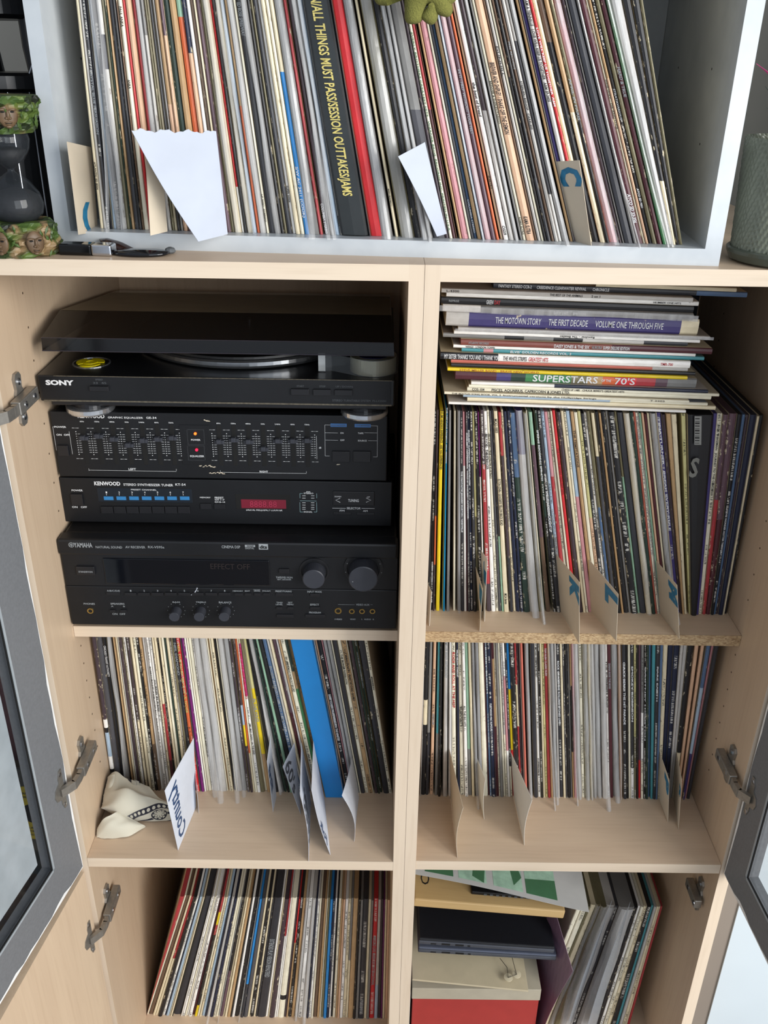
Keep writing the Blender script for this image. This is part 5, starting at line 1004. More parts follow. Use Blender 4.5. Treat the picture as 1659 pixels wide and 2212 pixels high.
# ------------------------------------------------------------------ surroundings seen beside the cabinets
struct((lambda m: (m.box(53.3, 150, 6.2, 9.5, FLOOR, 110), m.build('door_1', WHITEP))[1])(MB()))
mb = MB(); mb.box(47.75, 53.25, 6.5, 9.4, FLOOR, -1); struct(mb.build('gap_shade_strip', plain('shaded_gap_brown_grey', '83796f', .7, 0, .08, 4)))  # filler strip; the shade of the gap is put into its colour
mb = MB(); mb.box(66, 67, 5.9, 6.2, FLOOR+10, 100); mb.box(140, 141, 5.9, 6.2, FLOOR+10, 100); struct(mb.build('trim_1', WHITEP))
# picture sleeve with a yellow label, seen through the left glass door
DGS = plain('dark_grey_sleeve', '3a3b38', .5); YL = plain('yellow_record_label', 'b8a52a', .5)
A_ = Vector((-63, 7, -112)); ld = thing('leaning_record', 'record with yellow centre label behind the left glass door', 'record', tuple(A_+Vector((8, 0, 0))))
P = aty(72, 1760, 7)
mb = MB(); mb.box(P.x-14, min(P.x+12, -47.8), 7.4, 7.8, P.z-13, P.z+8.5); mb.build('sleeve', DGS, ld)
mb = MB(); mb.cyl_y(P.x, P.z, 5.3, 7.25, 7.4, 40); mb.build('label', YL, ld)
mb = MB(); mb.cyl_y(P.x, P.z, 1.9, 7.2, 7.3, 28); mb.build('centre_hole', SLOT, ld)
mb = MB()
for k, (t, dz) in enumerate((('STEREO 45 RPM', 4.0), ('SIDE ONE', 3.3), ('2:45', 2.6), ('PUBLISHED', -2.9), ('TIME 2:32', -3.6), ('RECORDS', -4.3))): flat_text(mb, t, (P.x, 7.22, P.z+dz-.2), (1, 0, 0), (0, 0, 1), .4, center=True)
mb.build('label_print', INKK, ld)
mb = MB(); mb.box(-80, -53, 12, 12.6, P.z+6, P.z+24); tag(mb.build('folder', plain('dusty_maroon_board', '5a3038', .6)), 'dusty maroon board leaning behind the left glass door', 'board')
# floor-standing support behind the leaning things
mb = MB(); mb.box(-90, -49.5, 4, 20, FLOOR, P.z-13); tag(mb.build('low_cupboard', plain('dark_brown_wood', '3b2c26', .5, 0, .2, 12)), 'low dark cupboard beside the left cabinet, under the yellow-labelled record', 'cupboard')
mb = MB(); mb.box(-85, -52, 12.6, 20, P.z-13, P.z+20); mb.build('support_box', plain('brown_carton', '6b5540', .8))
sup = sc.collection.objects[-1]; tag(sup, 'brown carton behind the yellow-labelled record', 'carton')
# ------------------------------------------------------------------ sand timer
hx, hy = aty(32, 420, 3.4).x, 3.4; hg = thing('sand_timer', 'hourglass with leafy green carved ends, left of the white crate', 'hourglass', (hx, hy, 0.01))
def leafy():
    m, nt, n, l, b = nm('painted_leafy_resin'); tc = add(n, 'ShaderNodeTexCoord')
    v = add(n, 'ShaderNodeTexVoronoi'); mp = add(n, 'ShaderNodeMapping'); mp.inputs['Scale'].default_value = (70, 70, 160); l.new(tc.outputs['Object'], mp.inputs[0]); l.new(mp.outputs[0], v.inputs['Vector']); v.inputs['Scale'].default_value = 1
    f = noise(n, l, tc.outputs['Object'], 55, 4)
    c = ramp(n, l, v.outputs['Color'], [(.15, srgb('12190b')), (.4, srgb('2c3c18')), (.62, srgb('56682a')), (.85, srgb('3a5120'))])
    c2 = ramp(n, l, f, [(.35, srgb('5b4a33')), (.6, srgb('8c7350'))]); mk_ = ramp(n, l, noise(n, l, tc.outputs['Object'], 26, 2), [(.52, 0.0), (.6, 1.0)])
    l.new(mix(n, l, mk_, c, c2), b.inputs['Base Color']); b.inputs['Roughness'].default_value = .5; bump(n, l, b, v.outputs['Distance'], 1, .004); return m
LEAF = leafy(); FACE = plain('painted_wood_face', '5e4933', .5, 0, .25, 90, .3); LEAFS = plain('leaf_green_resin', '3e5422', .45, 0, .4, 80, .3)
def leafring(par, z0, z1, r0, r1, seed, n_=26):
    mb = MB(); N_, K_ = 44, 10; rr = random.Random(seed); V = []
    for j in range(K_+1):
        for i in range(N_):
            a = 2*math.pi*i/N_; t = j/K_; r = (r0+(r1-r0)*t)*(1+.05*math.sin(a*9+j*1.4)+.035*math.sin(a*17-j*2))+(.12 if j not in (0, K_) else -.2)
            V.append((hx+r*math.cos(a), hy+r*math.sin(a), z0+(z1-z0)*t))
    mb.poly(V, [(j*N_+i, j*N_+(i+1) % N_, (j+1)*N_+(i+1) % N_, (j+1)*N_+i) for j in range(K_) for i in range(N_)]+[tuple(range(N_-1, -1, -1)), tuple(range(K_*N_, (K_+1)*N_))])
    o = mb.build('carved_end', LEAF, par)
    lf = MB()
    for k in range(n_):      # leaves standing proud of the carving
        a = rr.uniform(-math.pi, .3); z = rr.uniform(z0+.3, z1-.3); r = (r0+(r1-r0)*(z-z0)/(z1-z0))+.22; L = rr.uniform(.6, 1.1); w_ = L*.4; ti = rr.uniform(-1, 1)
        er = Vector((math.cos(a), math.sin(a), 0)); et = Vector((-math.sin(a), math.cos(a), 0)); ez = Vector((0, 0, 1)); d = (et*math.sin(ti)+ez*math.cos(ti)); s2 = d.cross(er)
        c = Vector((hx, hy, z))+er*r; lf.poly([c-d*L/2, c+s2*w_/2+er*.03, c+d*L/2+er*.1, c-s2*w_/2+er*.03, c+er*.16, c-er*.1], [(0, 1, 4), (1, 2, 4), (2, 3, 4), (3, 0, 4), (1, 0, 5), (2, 1, 5), (3, 2, 5), (0, 3, 5)])
    q = lf.build('leaf', LEAFS, o); q['kind'] = 'stuff'
    return o
base_ = leafring(hg, 0.02, 3.3, 3.9, 3.2, 1); top_ = leafring(hg, 11.6, 15.0, 2.7, 3.6, 2)
def face(par, a, z, s_, R):      # brow, nose, mouth, eyes as raised relief
    er = Vector((math.cos(a), math.sin(a), 0)); et = Vector((-math.sin(a), math.cos(a), 0)); ez = Vector((0, 0, 1)); C0 = Vector((hx, hy, z))+er*R
    H_ = [MB()]
    def blob(dx, dz, rx, rz, ro, out=0):
        V = []; n1, n2 = 10, 6
        for j in range(n2+1):
            for i in range(n1):
                ph = math.pi*j/n2; th2 = 2*math.pi*i/n1; V.append(C0+et*(dx+rx*math.sin(ph)*math.cos(th2))*1+ez*(dz+rz*math.cos(ph))+er*(out+ro*math.sin(ph)*math.sin(th2)))
        H_[0].poly(V, [(j*n1+i, j*n1+(i+1) % n1, (j+1)*n1+(i+1) % n1, (j+1)*n1+i) for j in range(n2) for i in range(n1)])
    blob(0, 0, .95*s_, 1.15*s_, .3); blob(0, -.02*s_, .2*s_, .5*s_, .34, .22); blob(-.16*s_, -.3*s_, .16*s_, .13*s_, .2, .28); blob(.16*s_, -.3*s_, .16*s_, .13*s_, .2, .28)
    blob(-.45*s_, .42*s_, .38*s_, .12*s_, .18, .25); blob(.45*s_, .42*s_, .38*s_, .12*s_, .18, .25); blob(0, -.66*s_, .36*s_, .09*s_, .16, .22); blob(0, -.8*s_, .3*s_, .08*s_, .16, .2); blob(0, -1.02*s_, .3*s_, .16*s_, .2, .12)
    o = H_[0].build('carved_face', FACE, par, smooth=True); H_[0] = MB()
    blob(-.42*s_, .22*s_, .2*s_, .08*s_, .1, .27); blob(.42*s_, .22*s_, .2*s_, .08*s_, .1, .27); blob(0, -.73*s_, .3*s_, .04*s_, .1, .3)
    H_[0].build('carved_eye', SLOT, o)
for a, z, s_, R in ((-1.05, 13.4, 1.05, 3.15), (-2.0, 13.3, .95, 3.15), (-1.75, 1.6, 1.0, 4.0), (-.9, 1.55, 1.0, 4.0)): face(top_ if z > 5 else base_, a, z, s_, R)
GLB = glassy('blown_glass', '3a4046', .2, .03, 1.0); SAND = plain('fine_black_sand', '1d1e20', .7, 0, .3, 300)
prof = [(.4, 3.0), (1.9, 3.2), (2.55, 3.9), (2.75, 4.8), (2.45, 5.9), (1.6, 7.1), (.75, 7.75), (.33, 8.0), (.33, 8.2), (.75, 8.5), (1.5, 9.1), (2.1, 10.1), (2.25, 11.0), (2.0, 12.0), (.4, 12.6)]
mb = MB(); mb.lathe(prof, (hx, hy, 0), 40, caps=False); mb.build('glass_bulb', GLB, hg, smooth=True)
mb = MB(); mb.lathe([(.2, 3.1), (1.85, 3.3), (2.45, 3.95), (2.6, 4.8), (2.4, 5.6), (1.6, 6.1), (.1, 6.5)], (hx, hy, 0), 32); mb.build('sand', SAND, hg, smooth=True)
mb = MB(); mb.lathe([(.1, 8.2), (.6, 8.5), (1.35, 9.1), (1.75, 10.0), (.8, 10.25), (.1, 10.0)], (hx, hy, 0), 32); mb.build('sand', SAND, hg, smooth=True)
# ------------------------------------------------------------------ black openwork lamp behind the hourglass
BX = plain('black_painted_metal', '0b0b0d', .35, .3, .2, 60)
yl = 15.0; lp = thing('black_lantern', 'black openwork lantern frame standing behind the hourglass', 'lantern', (-44, yl, .01))
def pz(px, py, y=yl): q = aty(px, py, y); return Vector((q.x, y, q.z))
cxl = pz(20, 300).x
zt1, zt2, zm1, zm2 = pz(0, 0).z, pz(0, 42).z, pz(0, 155).z, pz(0, 195).z
mb = MB(); mb.lathe([(4.6, zt2), (5.2, zt2+.4), (5.2, zt1+1), (3, zt1+3)], (cxl, yl, 0), 40); mb.build('cap', BX, lp)
mb = MB(); mb.lathe([(5.0, zm2), (5.8, zm2+.3), (5.8, zm1-.3), (5.2, zm1)], (cxl, yl, 0), 40); mb.build('middle_plate', BX, lp)
for a in (-.25, 2.0, 4.0):
    mb = MB(); mb.tube([(cxl+4.9*math.cos(a), yl+4.9*math.sin(a), zm1-.2), (cxl+4.2*math.cos(a), yl+4.2*math.sin(a), (zm1+zt2)/2), (cxl+4.4*math.cos(a), yl+4.4*math.sin(a), zt2+.3)], [1.0, .7, .9], 10); mb.build('post', BX, lp)
mb = MB(); mb.lathe([(5.4, .02), (5.4, .8), (4.6, 1.4), (4.2, 5), (4.9, zm2-.6), (5.3, zm2)], (cxl, yl, 0), 40); mb.build('body', BX, lp)
for a in (-1.1, -.7, -2.1, -2.4):
    mb = MB(); mb.tube([(cxl+5.6*math.cos(a), yl+5.6*math.sin(a), .1+t*(zm2-.1)/6) for t in range(7)], .06, 6); mb.build('wire', CHROME, lp)
mb = MB(); mb.tube([(cxl+4.2+1.6*math.sin(t/8*1.5), yl-3, zm1-.4+t*.55) for t in range(9)], .07, 6); mb.build('wire', CHROME, lp)
# ------------------------------------------------------------------ lighter, lens and stone on the cabinet top
def rbox(name, label, cat, C, L_, W_, H_, ang, mats):
    Mx = Matrix.Translation(C) @ Matrix.Rotation(ang, 4, 'Z'); t = thing(name, label, cat, tuple(C))
    mb = MB(); mb.box(-L_/2, L_*.12, -W_/2, W_/2, 0, H_, Mx, bev=.2); mb.build('black_body', mats[0], t)
    mb = MB(); mb.box(L_*.12, L_/2, -W_/2, W_/2, 0, H_, Mx, bev=.2); mb.build('chrome_cap', mats[1], t); return t
q = atz(185, 553, .02); rbox('pocket_lighter', 'black and chrome pocket lighter lying in front of the white crate', 'lighter', q+Vector((0, .8, 0)), 5.6, 1.6, 1.15, -.06, (BLKG, CHROME))
q = atz(240, 545, .02)+Vector((0, 1.2, 0)); mb = MB(); V = []
mb.lathe([(1.9, .0), (2.2, .25), (1.5, .6), (.2, .75)], (0, 0, 0), 28, Matrix.Translation(q+Vector((.3, .8, 0))) @ Matrix.Rotation(.35, 4, 'Y') @ Matrix.Diagonal((1, .65, 1, 1)))
tag(mb.build('brown_cap', plain('glossy_brown_shell', '2c1814', .12, .2), smooth=True), 'small glossy brown domed cap behind the lighter', 'cap')
q = atz(300, 554, .02)+Vector((0, .9, .0)); mb = MB(); mb.lathe([(2.5, 0), (2.9, .22), (2.6, .42), (.3, .55)], (0, 0, 0), 36, Matrix.Translation(q) @ Matrix.Diagonal((1.05, .55, 1, 1)))
tag(mb.build('dark_lens', plain('smoked_lens', '1a1b1f', .08, .3), smooth=True), 'dark glossy oval disc to the right of the lighter', 'disc')
mb = MB(); q = atz(366, 549, .02); mb.lathe([(.35, 0), (.6, .2), (.5, .5), (.15, .65)], (q.x, q.y+.5, q.z), 9); tag(mb.build('grey_stone', plain('grey_stone', '5b5e60', .8, 0, .3, 200, .4)), 'tiny grey stone at the foot of the white crate', 'stone')
# ------------------------------------------------------------------ plush hand hanging over the records
PL = plain('olive_plush', '6f6e33', .95, 0, .25, 700, .9)
ph_ = MB(); yh = 1.2
def pl_pt(px, py, dy=0): q = aty(px, py, yh+dy); return q
def sk_obj(name, chains, mat, sub=2):
    vs_, es, rs = [], [], []
    for ch in chains:
        base = None
        for (p, r) in ch:
            if isinstance(p, int): base = p; continue
            vs_.append(Vector(p)); rs.append(r); i = len(vs_)-1
            if base is not None: es.append((base, i))
            base = i
    org = vs_[0]; me = bpy.data.meshes.new(name); me.from_pydata([((v-org)*S)[:] for v in vs_], es, []); me.materials.append(mat)
    o = bpy.data.objects.new(name, me); sc.collection.objects.link(o); o.location = org*S
    sm = o.modifiers.new('skin', 'SKIN'); sm.use_smooth_shade = True
    for i, r in enumerate(rs): me.skin_vertices[0].data[i].radius = (r*S, r*S); me.skin_vertices[0].data[i].use_root = (i == 0)
    s2 = o.modifiers.new('sub', 'SUBSURF'); s2.levels = sub; s2.render_levels = sub; o['org'] = tuple(org); return o
_w = pl_pt(905, -60)
hand_chains = [[(Vector((_w.x+.3, 14, 38.7)), 1.5), (Vector((_w.x+.2, 4.2, 39.3)), 1.5), (Vector((_w.x, -.3, 36.0)), 1.5), (_w+Vector((0, -.8, 0)), 1.9), (pl_pt(900, -18), 1.9)], [(4, 0), (pl_pt(895, 8), 1.0), (pl_pt(893, 34), .95), (pl_pt(895, 54), .85)], [(4, 0), (pl_pt(922, 8), 1.1), (pl_pt(930, 34), 1.0), (pl_pt(918, 50), .85)],
    [(4, 0), (pl_pt(948, -4), 1.2), (pl_pt(960, 18), 1.15), (pl_pt(952, 36), 1.0)], [(4, 0), (pl_pt(940, -25), 1.1), (pl_pt(968, -10), 1.0), (pl_pt(978, 10), .9)], [(4, 0), (pl_pt(860, -25), 1.1), (pl_pt(830, -12), .95), (pl_pt(805, -6), .85)]]
hnd = sk_obj('plush_hand', hand_chains, PL); hnd.modifiers['skin'].branch_smoothing = .6
tag(hnd, 'olive green plush hand with fat fingers dangling over the top records', 'plush toy')
# ------------------------------------------------------------------ ribbed planter
py_ = 4.6; c = aty(1659, 583, py_-5); pcx = aty(1572, 560, py_).x+5.6
pt = thing('planter', 'grey-green ribbed ceramic planter to the right of the white crate', 'planter', (pcx, py_, .01)); GLZ = plain('grey_green_glaze', '6f7466', .25, 0, .15, 40, .1); 
mb = MB(); mb.lathe([(4.6, .02), (5.3, .3), (5.65, 1.0), (5.7, 1.35), (5.5, 1.5)], (pcx, py_, 0), 64); mb.build('saucer_base', plain('dark_green_glaze', '4c5146', .18, 0, .15, 30), pt)
mb = MB(); N_, K_ = 144, 44; zt = 12.2; V = []
for j in range(K_+1):
    for i in range(N_):
        a = 2*math.pi*i/N_; t = j/K_; z = 1.45+(zt-1.45)*t
        k_ = a*18/(2*math.pi); zig = abs((k_ % 1)-.5)*2; ph = (t*9+zig*1.6) % 1
        r = 5.15+.45*t+.13*(abs(math.sin(math.pi*ph)))+.05*zig
        V.append((pcx+r*math.cos(a), py_+r*math.sin(a), z))
mb.poly(V, [(j*N_+i, j*N_+(i+1) % N_, (j+1)*N_+(i+1) % N_, (j+1)*N_+i) for j in range(K_) for i in range(N_)]); mb.build('ribbed_wall', GLZ, pt)
mb = MB(); mb.lathe([(4.7, 1.6), (4.9, 11.0), (.1, 11.0)], (pcx, py_, 0), 40, caps=False); mb.build('soil', plain('potting_soil', '33281f', .95, 0, .4, 200, .6), pt)
LG = plain('dark_leaf', '2c3b33', .5); PK = plain('magenta_petal', 'b02a6c', .45)
def blade(par, P0, P1, w_, mat, name):
    P0, P1 = Vector(P0), Vector(P1); d = P1-P0; s_ = Vector((0, 0, 1)).cross(d).normalized() if abs(d.normalized().z) < .9 else Vector((1, 0, 0)); mb = MB()
    f = lambda u, v: P0+d*v+s_*w_*(u-.5)*math.sin(math.pi*(.08+.92*v))+Vector((0, 0, .08*d.length*math.sin(math.pi*v)))
    mb.grid(f, 2, 6, Vector((0, 0, -.04))); return mb.build(name, mat, par)
rr = random.Random(4)
for k in range(9):
    a = -2.9+k*.65; L_ = rr.uniform(5, 8); blade(pt, (pcx+.5*math.cos(a), py_+.5*math.sin(a), 11), (pcx+L_*math.cos(a)*.75, py_+L_*math.sin(a)*.6, 12.5+rr.uniform(1, 5)), 1.1, LG if k % 3 else PK, 'leaf')
q = aty(1634, 137, py_); blade(pt, (pcx, py_, 13), (q.x, py_, q.z), 1.3, PK, 'petal'); q = aty(1655, 232, py_); blade(pt, (pcx, py_, 12), (q.x, py_, q.z), 1.0, LG, 'leaf')
# ------------------------------------------------------------------ dark sleeve at the back of the upper right compartment
mb = MB(); mb.box(T+6, R0-.6, 47.6, 48.3, zRA+.05, -2.2); tag(mb.build('navy_board', plain('navy_black_board', '0b0f1c', .6)), 'flat navy-black board against the back, behind the lying pile', 'board')
# ------------------------------------------------------------------ crumpled cream cloth with navy print
def cloth():
    m, nt, n, l, b = nm('cream_cloth_with_navy_print'); uv = add(n, 'ShaderNodeUVMap', uv_map='UV').outputs[0]
    su = add(n, 'ShaderNodeSeparateXYZ'); l.new(uv, su.inputs[0]); U, V = su.outputs[0], su.outputs[1]
    W = mth(n, l, 'ADD', V, mth(n, l, 'MULTIPLY', U, .42))
    band = mth(n, l, 'MULTIPLY', mth(n, l, 'GREATER_THAN', W, .93), mth(n, l, 'LESS_THAN', W, 1.07))
    fr = lambda x, k: mth(n, l, 'SUBTRACT', mth(n, l, 'FRACT', mth(n, l, 'MULTIPLY', x, k)), .5)
    dx, dy = fr(U, 13), mth(n, l, 'MULTIPLY', mth(n, l, 'SUBTRACT', W, 1.0), 8)
    dot = mth(n, l, 'GREATER_THAN', mth(n, l, 'ADD', mth(n, l, 'POWER', mth(n, l, 'ABSOLUTE', dx), 2), mth(n, l, 'POWER', mth(n, l, 'ABSOLUTE', dy), 2)), .1)
    ink = mth(n, l, 'MULTIPLY', band, dot)
    # rosette in the corner
    ex, ey = mth(n, l, 'MULTIPLY', mth(n, l, 'SUBTRACT', U, .80), 8), mth(n, l, 'MULTIPLY', mth(n, l, 'SUBTRACT', V, .87), 9)
    r = mth(n, l, 'SQRT', mth(n, l, 'ADD', mth(n, l, 'MULTIPLY', ex, ex), mth(n, l, 'MULTIPLY', ey, ey))); ang = mth(n, l, 'ARCTAN2', ey, ex)
    pet = mth(n, l, 'ADD', mth(n, l, 'MULTIPLY', mth(n, l, 'ABSOLUTE', mth(n, l, 'SINE', mth(n, l, 'MULTIPLY', ang, 4))), .45), .3)
    line = mth(n, l, 'LESS_THAN', mth(n, l, 'ABSOLUTE', mth(n, l, 'SUBTRACT', r, pet)), .09); ring = mth(n, l, 'LESS_THAN', mth(n, l, 'ABSOLUTE', mth(n, l, 'SUBTRACT', r, .88)), .08)
    ink = mth(n, l, 'MAXIMUM', ink, mth(n, l, 'MAXIMUM', mth(n, l, 'MULTIPLY', line, mth(n, l, 'LESS_THAN', r, .9)), ring))
    e2 = mth(n, l, 'MULTIPLY', mth(n, l, 'GREATER_THAN', W, 1.10), mth(n, l, 'GREATER_THAN', mth(n, l, 'SINE', mth(n, l, 'ADD', mth(n, l, 'MULTIPLY', U, 12), mth(n, l, 'MULTIPLY', V, 40))), .6))
    ink = mth(n, l, 'MAXIMUM', ink, mth(n, l, 'MULTIPLY', e2, mth(n, l, 'GREATER_THAN', r, 1.0)))
    tc = add(n, 'ShaderNodeTexCoord'); f = noise(n, l, tc.outputs['Object'], 1200, 2)
    l.new(mix(n, l, ink, srgb('c6c1b0'), srgb('1c1d2b')), b.inputs['Base Color']); b.inputs['Roughness'].default_value = .9; bump(n, l, b, f, .25, .0006)
    b.inputs['Sheen Weight'].default_value = .3; return m
CL = cloth(); zc_ = zB+.06
def cw(px, py, z): return atz(px, py, zc_+z)
# control net: rows run from the back-left lobe to the printed front-right hem (pixel x, pixel y, height above shelf)
net = [[(212, 1700, .3), (228, 1684, 3.6), (250, 1668, 5.2), (272, 1680, 5.0), (300, 1690, 4.6), (322, 1700, 4.0)],
       [(206, 1740, .6), (226, 1716, 3.6), (250, 1705, 5.0), (285, 1706, 4.4), (318, 1716, 4.0), (342, 1722, 3.4)],
       [(214, 1741, 2.0), (240, 1726, 4.4), (272, 1706, 5.6), (305, 1716, 4.6), (335, 1724, 4.0), (364, 1732, 3.2)],
       [(218, 1745, 2.6), (246, 1740, 4.2), (280, 1728, 4.8), (312, 1728, 4.0), (340, 1728, 3.4), (367, 1738, 2.8)],
       [(232, 1752, 1.6), (256, 1756, 3.0), (284, 1750, 3.4), (312, 1745, 2.9), (342, 1742, 2.6), (368, 1746, 2.3)],
       [(246, 1760, .8), (266, 1764, 1.7), (290, 1762, 1.8), (314, 1760, 1.7), (344, 1754, 1.6), (369, 1754, 1.5)],
       [(262, 1774, .15), (276, 1775, .3), (296, 1774, .35), (318, 1774, .3), (346, 1774, .25), (368, 1772, .2)]]
def catmull(P, t):
    n_ = len(P)-1; x = min(t*n_, n_-1e-6); i = int(x); f = x-i; g = lambda k: P[max(0, min(n_, k))]
    a, b, c, d = g(i-1), g(i), g(i+1), g(i+2); return (b*2+(c-a)*f+(a*2-b*5+c*4-d)*f*f+(b*3-a-c*3+d)*f*f*f)*.5
def surf(netp):
    rows = [[cw(*p) for p in r] for r in netp]; return lambda u, v: catmull([catmull(r, u) for r in rows], v)
def cloth_obj(netp, name, par, nu=40, nv=36, amp=.14, u0=0, v0=0, us=1, vs_=1):
    f = surf(netp); V = []; W = nu+1; me = bpy.data.meshes.new(name)
    for j in range(nv+1):
        for i in range(nu+1):
            u, v = i/nu, j/nv; q = f(u, v); q = q+Vector((0, 0, amp*math.sin(u*13+v*7)*math.sin(v*9-u*4)+amp*1.3*math.sin(u*7-v*3)*math.exp(-((v-.35)/.3)**2))); q.z = max(q.z, zB+.08); q.x = max(q.x, L0+.3); V.append(q)
    n0 = len(V); Vn = V+[q+Vector((0, .12, -.10)) if q.z > zB+.3 else q+Vector((0, .1, -.02)) for q in V]
    Fs = [(j*W+i, j*W+i+1, (j+1)*W+i+1, (j+1)*W+i) for j in range(nv) for i in range(nu)]; Fs = Fs+[tuple(n0+k for k in reversed(q)) for q in Fs]
    org = Vector(par['org']) if par else cw(290, 1740, 0); me.from_pydata([((q-org)*S)[:] for q in Vn], [], Fs); me.materials.append(CL); ul = me.uv_layers.new(name='UV')
    for poly in me.polygons:
        for li, vi in zip(poly.loop_indices, poly.vertices): k = vi % n0; ul.data[li].uv = (u0+us*(k % W)/nu, v0+vs_*(k//W)/nv)
        poly.use_smooth = True
    o = bpy.data.objects.new(name, me); sc.collection.objects.link(o); o['org'] = tuple(org)
    if par: o.parent = par
    else: o.location = org*S
    return o
clo = cloth_obj(net, 'crumpled_cloth', None); tag(clo, 'crumpled cream cloth with navy dotted hem and rosette on the shelf', 'cloth')
lobe = [[(203, 1800, .1), (222, 1772, 2.6), (246, 1756, 3.4), (262, 1752, 2.6)], [(206, 1807, .1), (230, 1784, 2.2), (262, 1768, 2.6), (284, 1768, 1.6)], [(214, 1809, .1), (240, 1795, 1.5), (272, 1786, 1.7), (308, 1780, .9)], [(226, 1812, .05), (250, 1810, .1), (280, 1806, .1), (314, 1786, .1)]]
cloth_obj(lobe, 'folded_corner', clo, 24, 20, .1, 0, 0, .5, .5)
back = [[(226, 1690, .3), (232, 1680, 4.2), (246, 1672, 5.4), (262, 1684, 3.4)], [(224, 1712, 1.5), (232, 1706, 4.0), (244, 1704, 4.6), (256, 1712, 3.0)], [(222, 1740, .2), (232, 1738, .6), (244, 1738, .7), (254, 1740, .4)]]
cloth_obj(back, 'folded_corner', clo, 20, 20, .08, 0, 0, .5, .5)
st = MB(); st.grid(lambda u, v: cw(276+26*u, 1683+4*u+12*v, 4.9-1.2*v+.5*math.sin(math.pi*u)), 8, 6, Vector((0, 0, -.15))); st.build('navy_striped_fold', plain('navy_cloth', '1b1c28', .9), clo)
st = MB()
for k in (0, 1): st.grid(lambda u, v: cw(284+6*k+10*u, 1684+4*u+11*v, 5.05-1.2*v+.5*math.sin(math.pi*(.4+u*.3))), 3, 6)
st.build('pale_stripe', plain('pale_stripe', 'b9b5a8', .9), clo)
# ------------------------------------------------------------------ bottom right compartment
def slab(name, label, cat, FL, FR, y1, th_, mat, parent=None, bev=.1, skew=0):
    """slab whose top front edge runs FL -> FR (3-D), reaching back to y1"""
    FL, FR = Vector(FL), Vector(FR); ex = (FR-FL).normalized(); W_ = (FR-FL).length; D = y1-FL.y
    Mx = Matrix.Translation(FL) @ Matrix(((ex.x, 0, -ex.z, 0), (ex.y, 1, 0, 0), (ex.z, 0, ex.x, 0), (0, 0, 0, 1)))
    mb = MB(); mb.box(0, W_, 0, D, -th_, 0, Mx, bev=bev); o = mb.build(name, mat, parent)
    if label: tag(o, label, cat)
    return o, Mx, W_
WD = wood('golden_plywood', 'a88a5c', 'c2a472', .5, 0)
yw = 8.0; FLw, FRw = aty(898, 1942, yw), aty(1222, 1969, yw); FLw.x = T+.5
bo, Mw, Ww = slab('wooden_board', 'thick golden plywood board lying over the laptops', 'board', FLw, FRw, 32, 1.75, WD, bev=.25)
mb = MB(); a0, a1 = Ww*.38, Ww*.82; mb.box(a0, a1, 1.8, 12, .0, .7, Mw, bev=.15); mb.box(a0-2.5, a0+.5, 6, 12, .0, .7, Mw); mb.build('black_plate', BLKS, bo)
mb = MB()
for k in range(9): mb.box(a0+2+k*1.0, a0+2.5+k*1.0, 1.66, 1.8, .2, .45, Mw)
mb.build('port_row', INKD, bo)
mb = MB(); put(mb, 'Cn', lambda s_, t_: Mw @ Vector((1.2+t_, 3+s_, .03)), 3.4, 1.4, .0); mb.build('burnt_mark', INKK, bo)
for fx_ in (2.2, Ww-3):
    mb = MB(); mb.lathe([(.7, 0), (1.1, .35), (1.15, 1.0), (.8, 1.5), (1.0, 1.75)], (0, 0, 0), 20, Mw @ Matrix.Translation((fx_, 2.4, -3.55))); mb.build('glass_foot', plain('clear_glass_knob', '8a8f90', .05, .6), bo, smooth=True)
yl_ = 9.0
def laptop(label, fl, fr, th_, m1, name='laptop'):
    A = aty(fl[0], fl[1], yl_); B = aty(fr[0], fr[1], yl_); A.x = max(A.x, T+.7); t = thing(name, label, 'laptop', tuple((A+B)/2+Vector((0, 11, -th_))))
    o, Mx, W_ = slab('lid', None, None, A, B, yl_+23, th_*.36, m1, t, bev=.22); A2, B2 = A+Vector((0, 0, -th_*.42)), B+Vector((0, 0, -th_*.42))
    o2, M2, _w = slab('base', None, None, A2, B2, yl_+23, th_*.55, plain('laptop_grey_base', '4c4f57', .4, .3, .1, 60), t, bev=.15)
    mb = MB()
    for a, w_, h_ in ((.09, .9, .28), (.17, 1.4, .45), (.27, 1.4, .45), (.36, .45, .35)): mb.box(a*W_, a*W_+w_, -.04, .1, -th_*.4, -th_*.4+h_*.8, M2)
    mb.build('port', SLOT, t); return t
laptop('upper black laptop of the two lying under the plywood board', (905, 2027), (1199, 2047), 1.45, plain('laptop_black_lid', '14161c', .45, .1, .15, 200))
laptop('lower grey laptop directly under the black one', (904, 2046), (1203, 2064), 1.35, plain('laptop_slate_lid', '5a6070', .35, .4, .1, 60))
# beige folder with buttons, box, red box
FB = plain('beige_card_folder', 'b3a78c', .7, 0, .06, 40, .15); zfl = aty(905, 2068, 9).z-.6
fp = [aty(905, 2112, 6.5), aty(1141, 2138, 6.5)]
fo, Mf, Wf = slab('string_folder', 'beige folder with paper washers and a string, under the laptops', 'folder', (T+.6, 6.2, fp[0].z), (fp[1].x, 6.2, fp[1].z+.15), 27, .35, FB, bev=.08)
mb = MB()
for (px, py) in ((913, 2077), (940, 2103), (1116, 2105), (1098, 2112)):
    q = atz(px, py, (fp[0].z+fp[1].z)/2+.05); mb.lathe([(.75, .0), (.75, .12), (.25, .2)], tuple(q), 18)
mb.build('paper_washer', plain('pale_washer', 'c6bb9f', .6), fo)
mb = MB(); q1, q2, q3 = [atz(px, py, (fp[0].z+fp[1].z)/2+.35) for px, py in ((1080, 2070), (1098, 2112), (1116, 2105))]; mb.tube([q1, (q1+q2)/2+Vector((.5, 0, .1)), q2, q3, q1+Vector((2, 1.0, 0))], .05, 5); mb.build('string', INKK, fo)
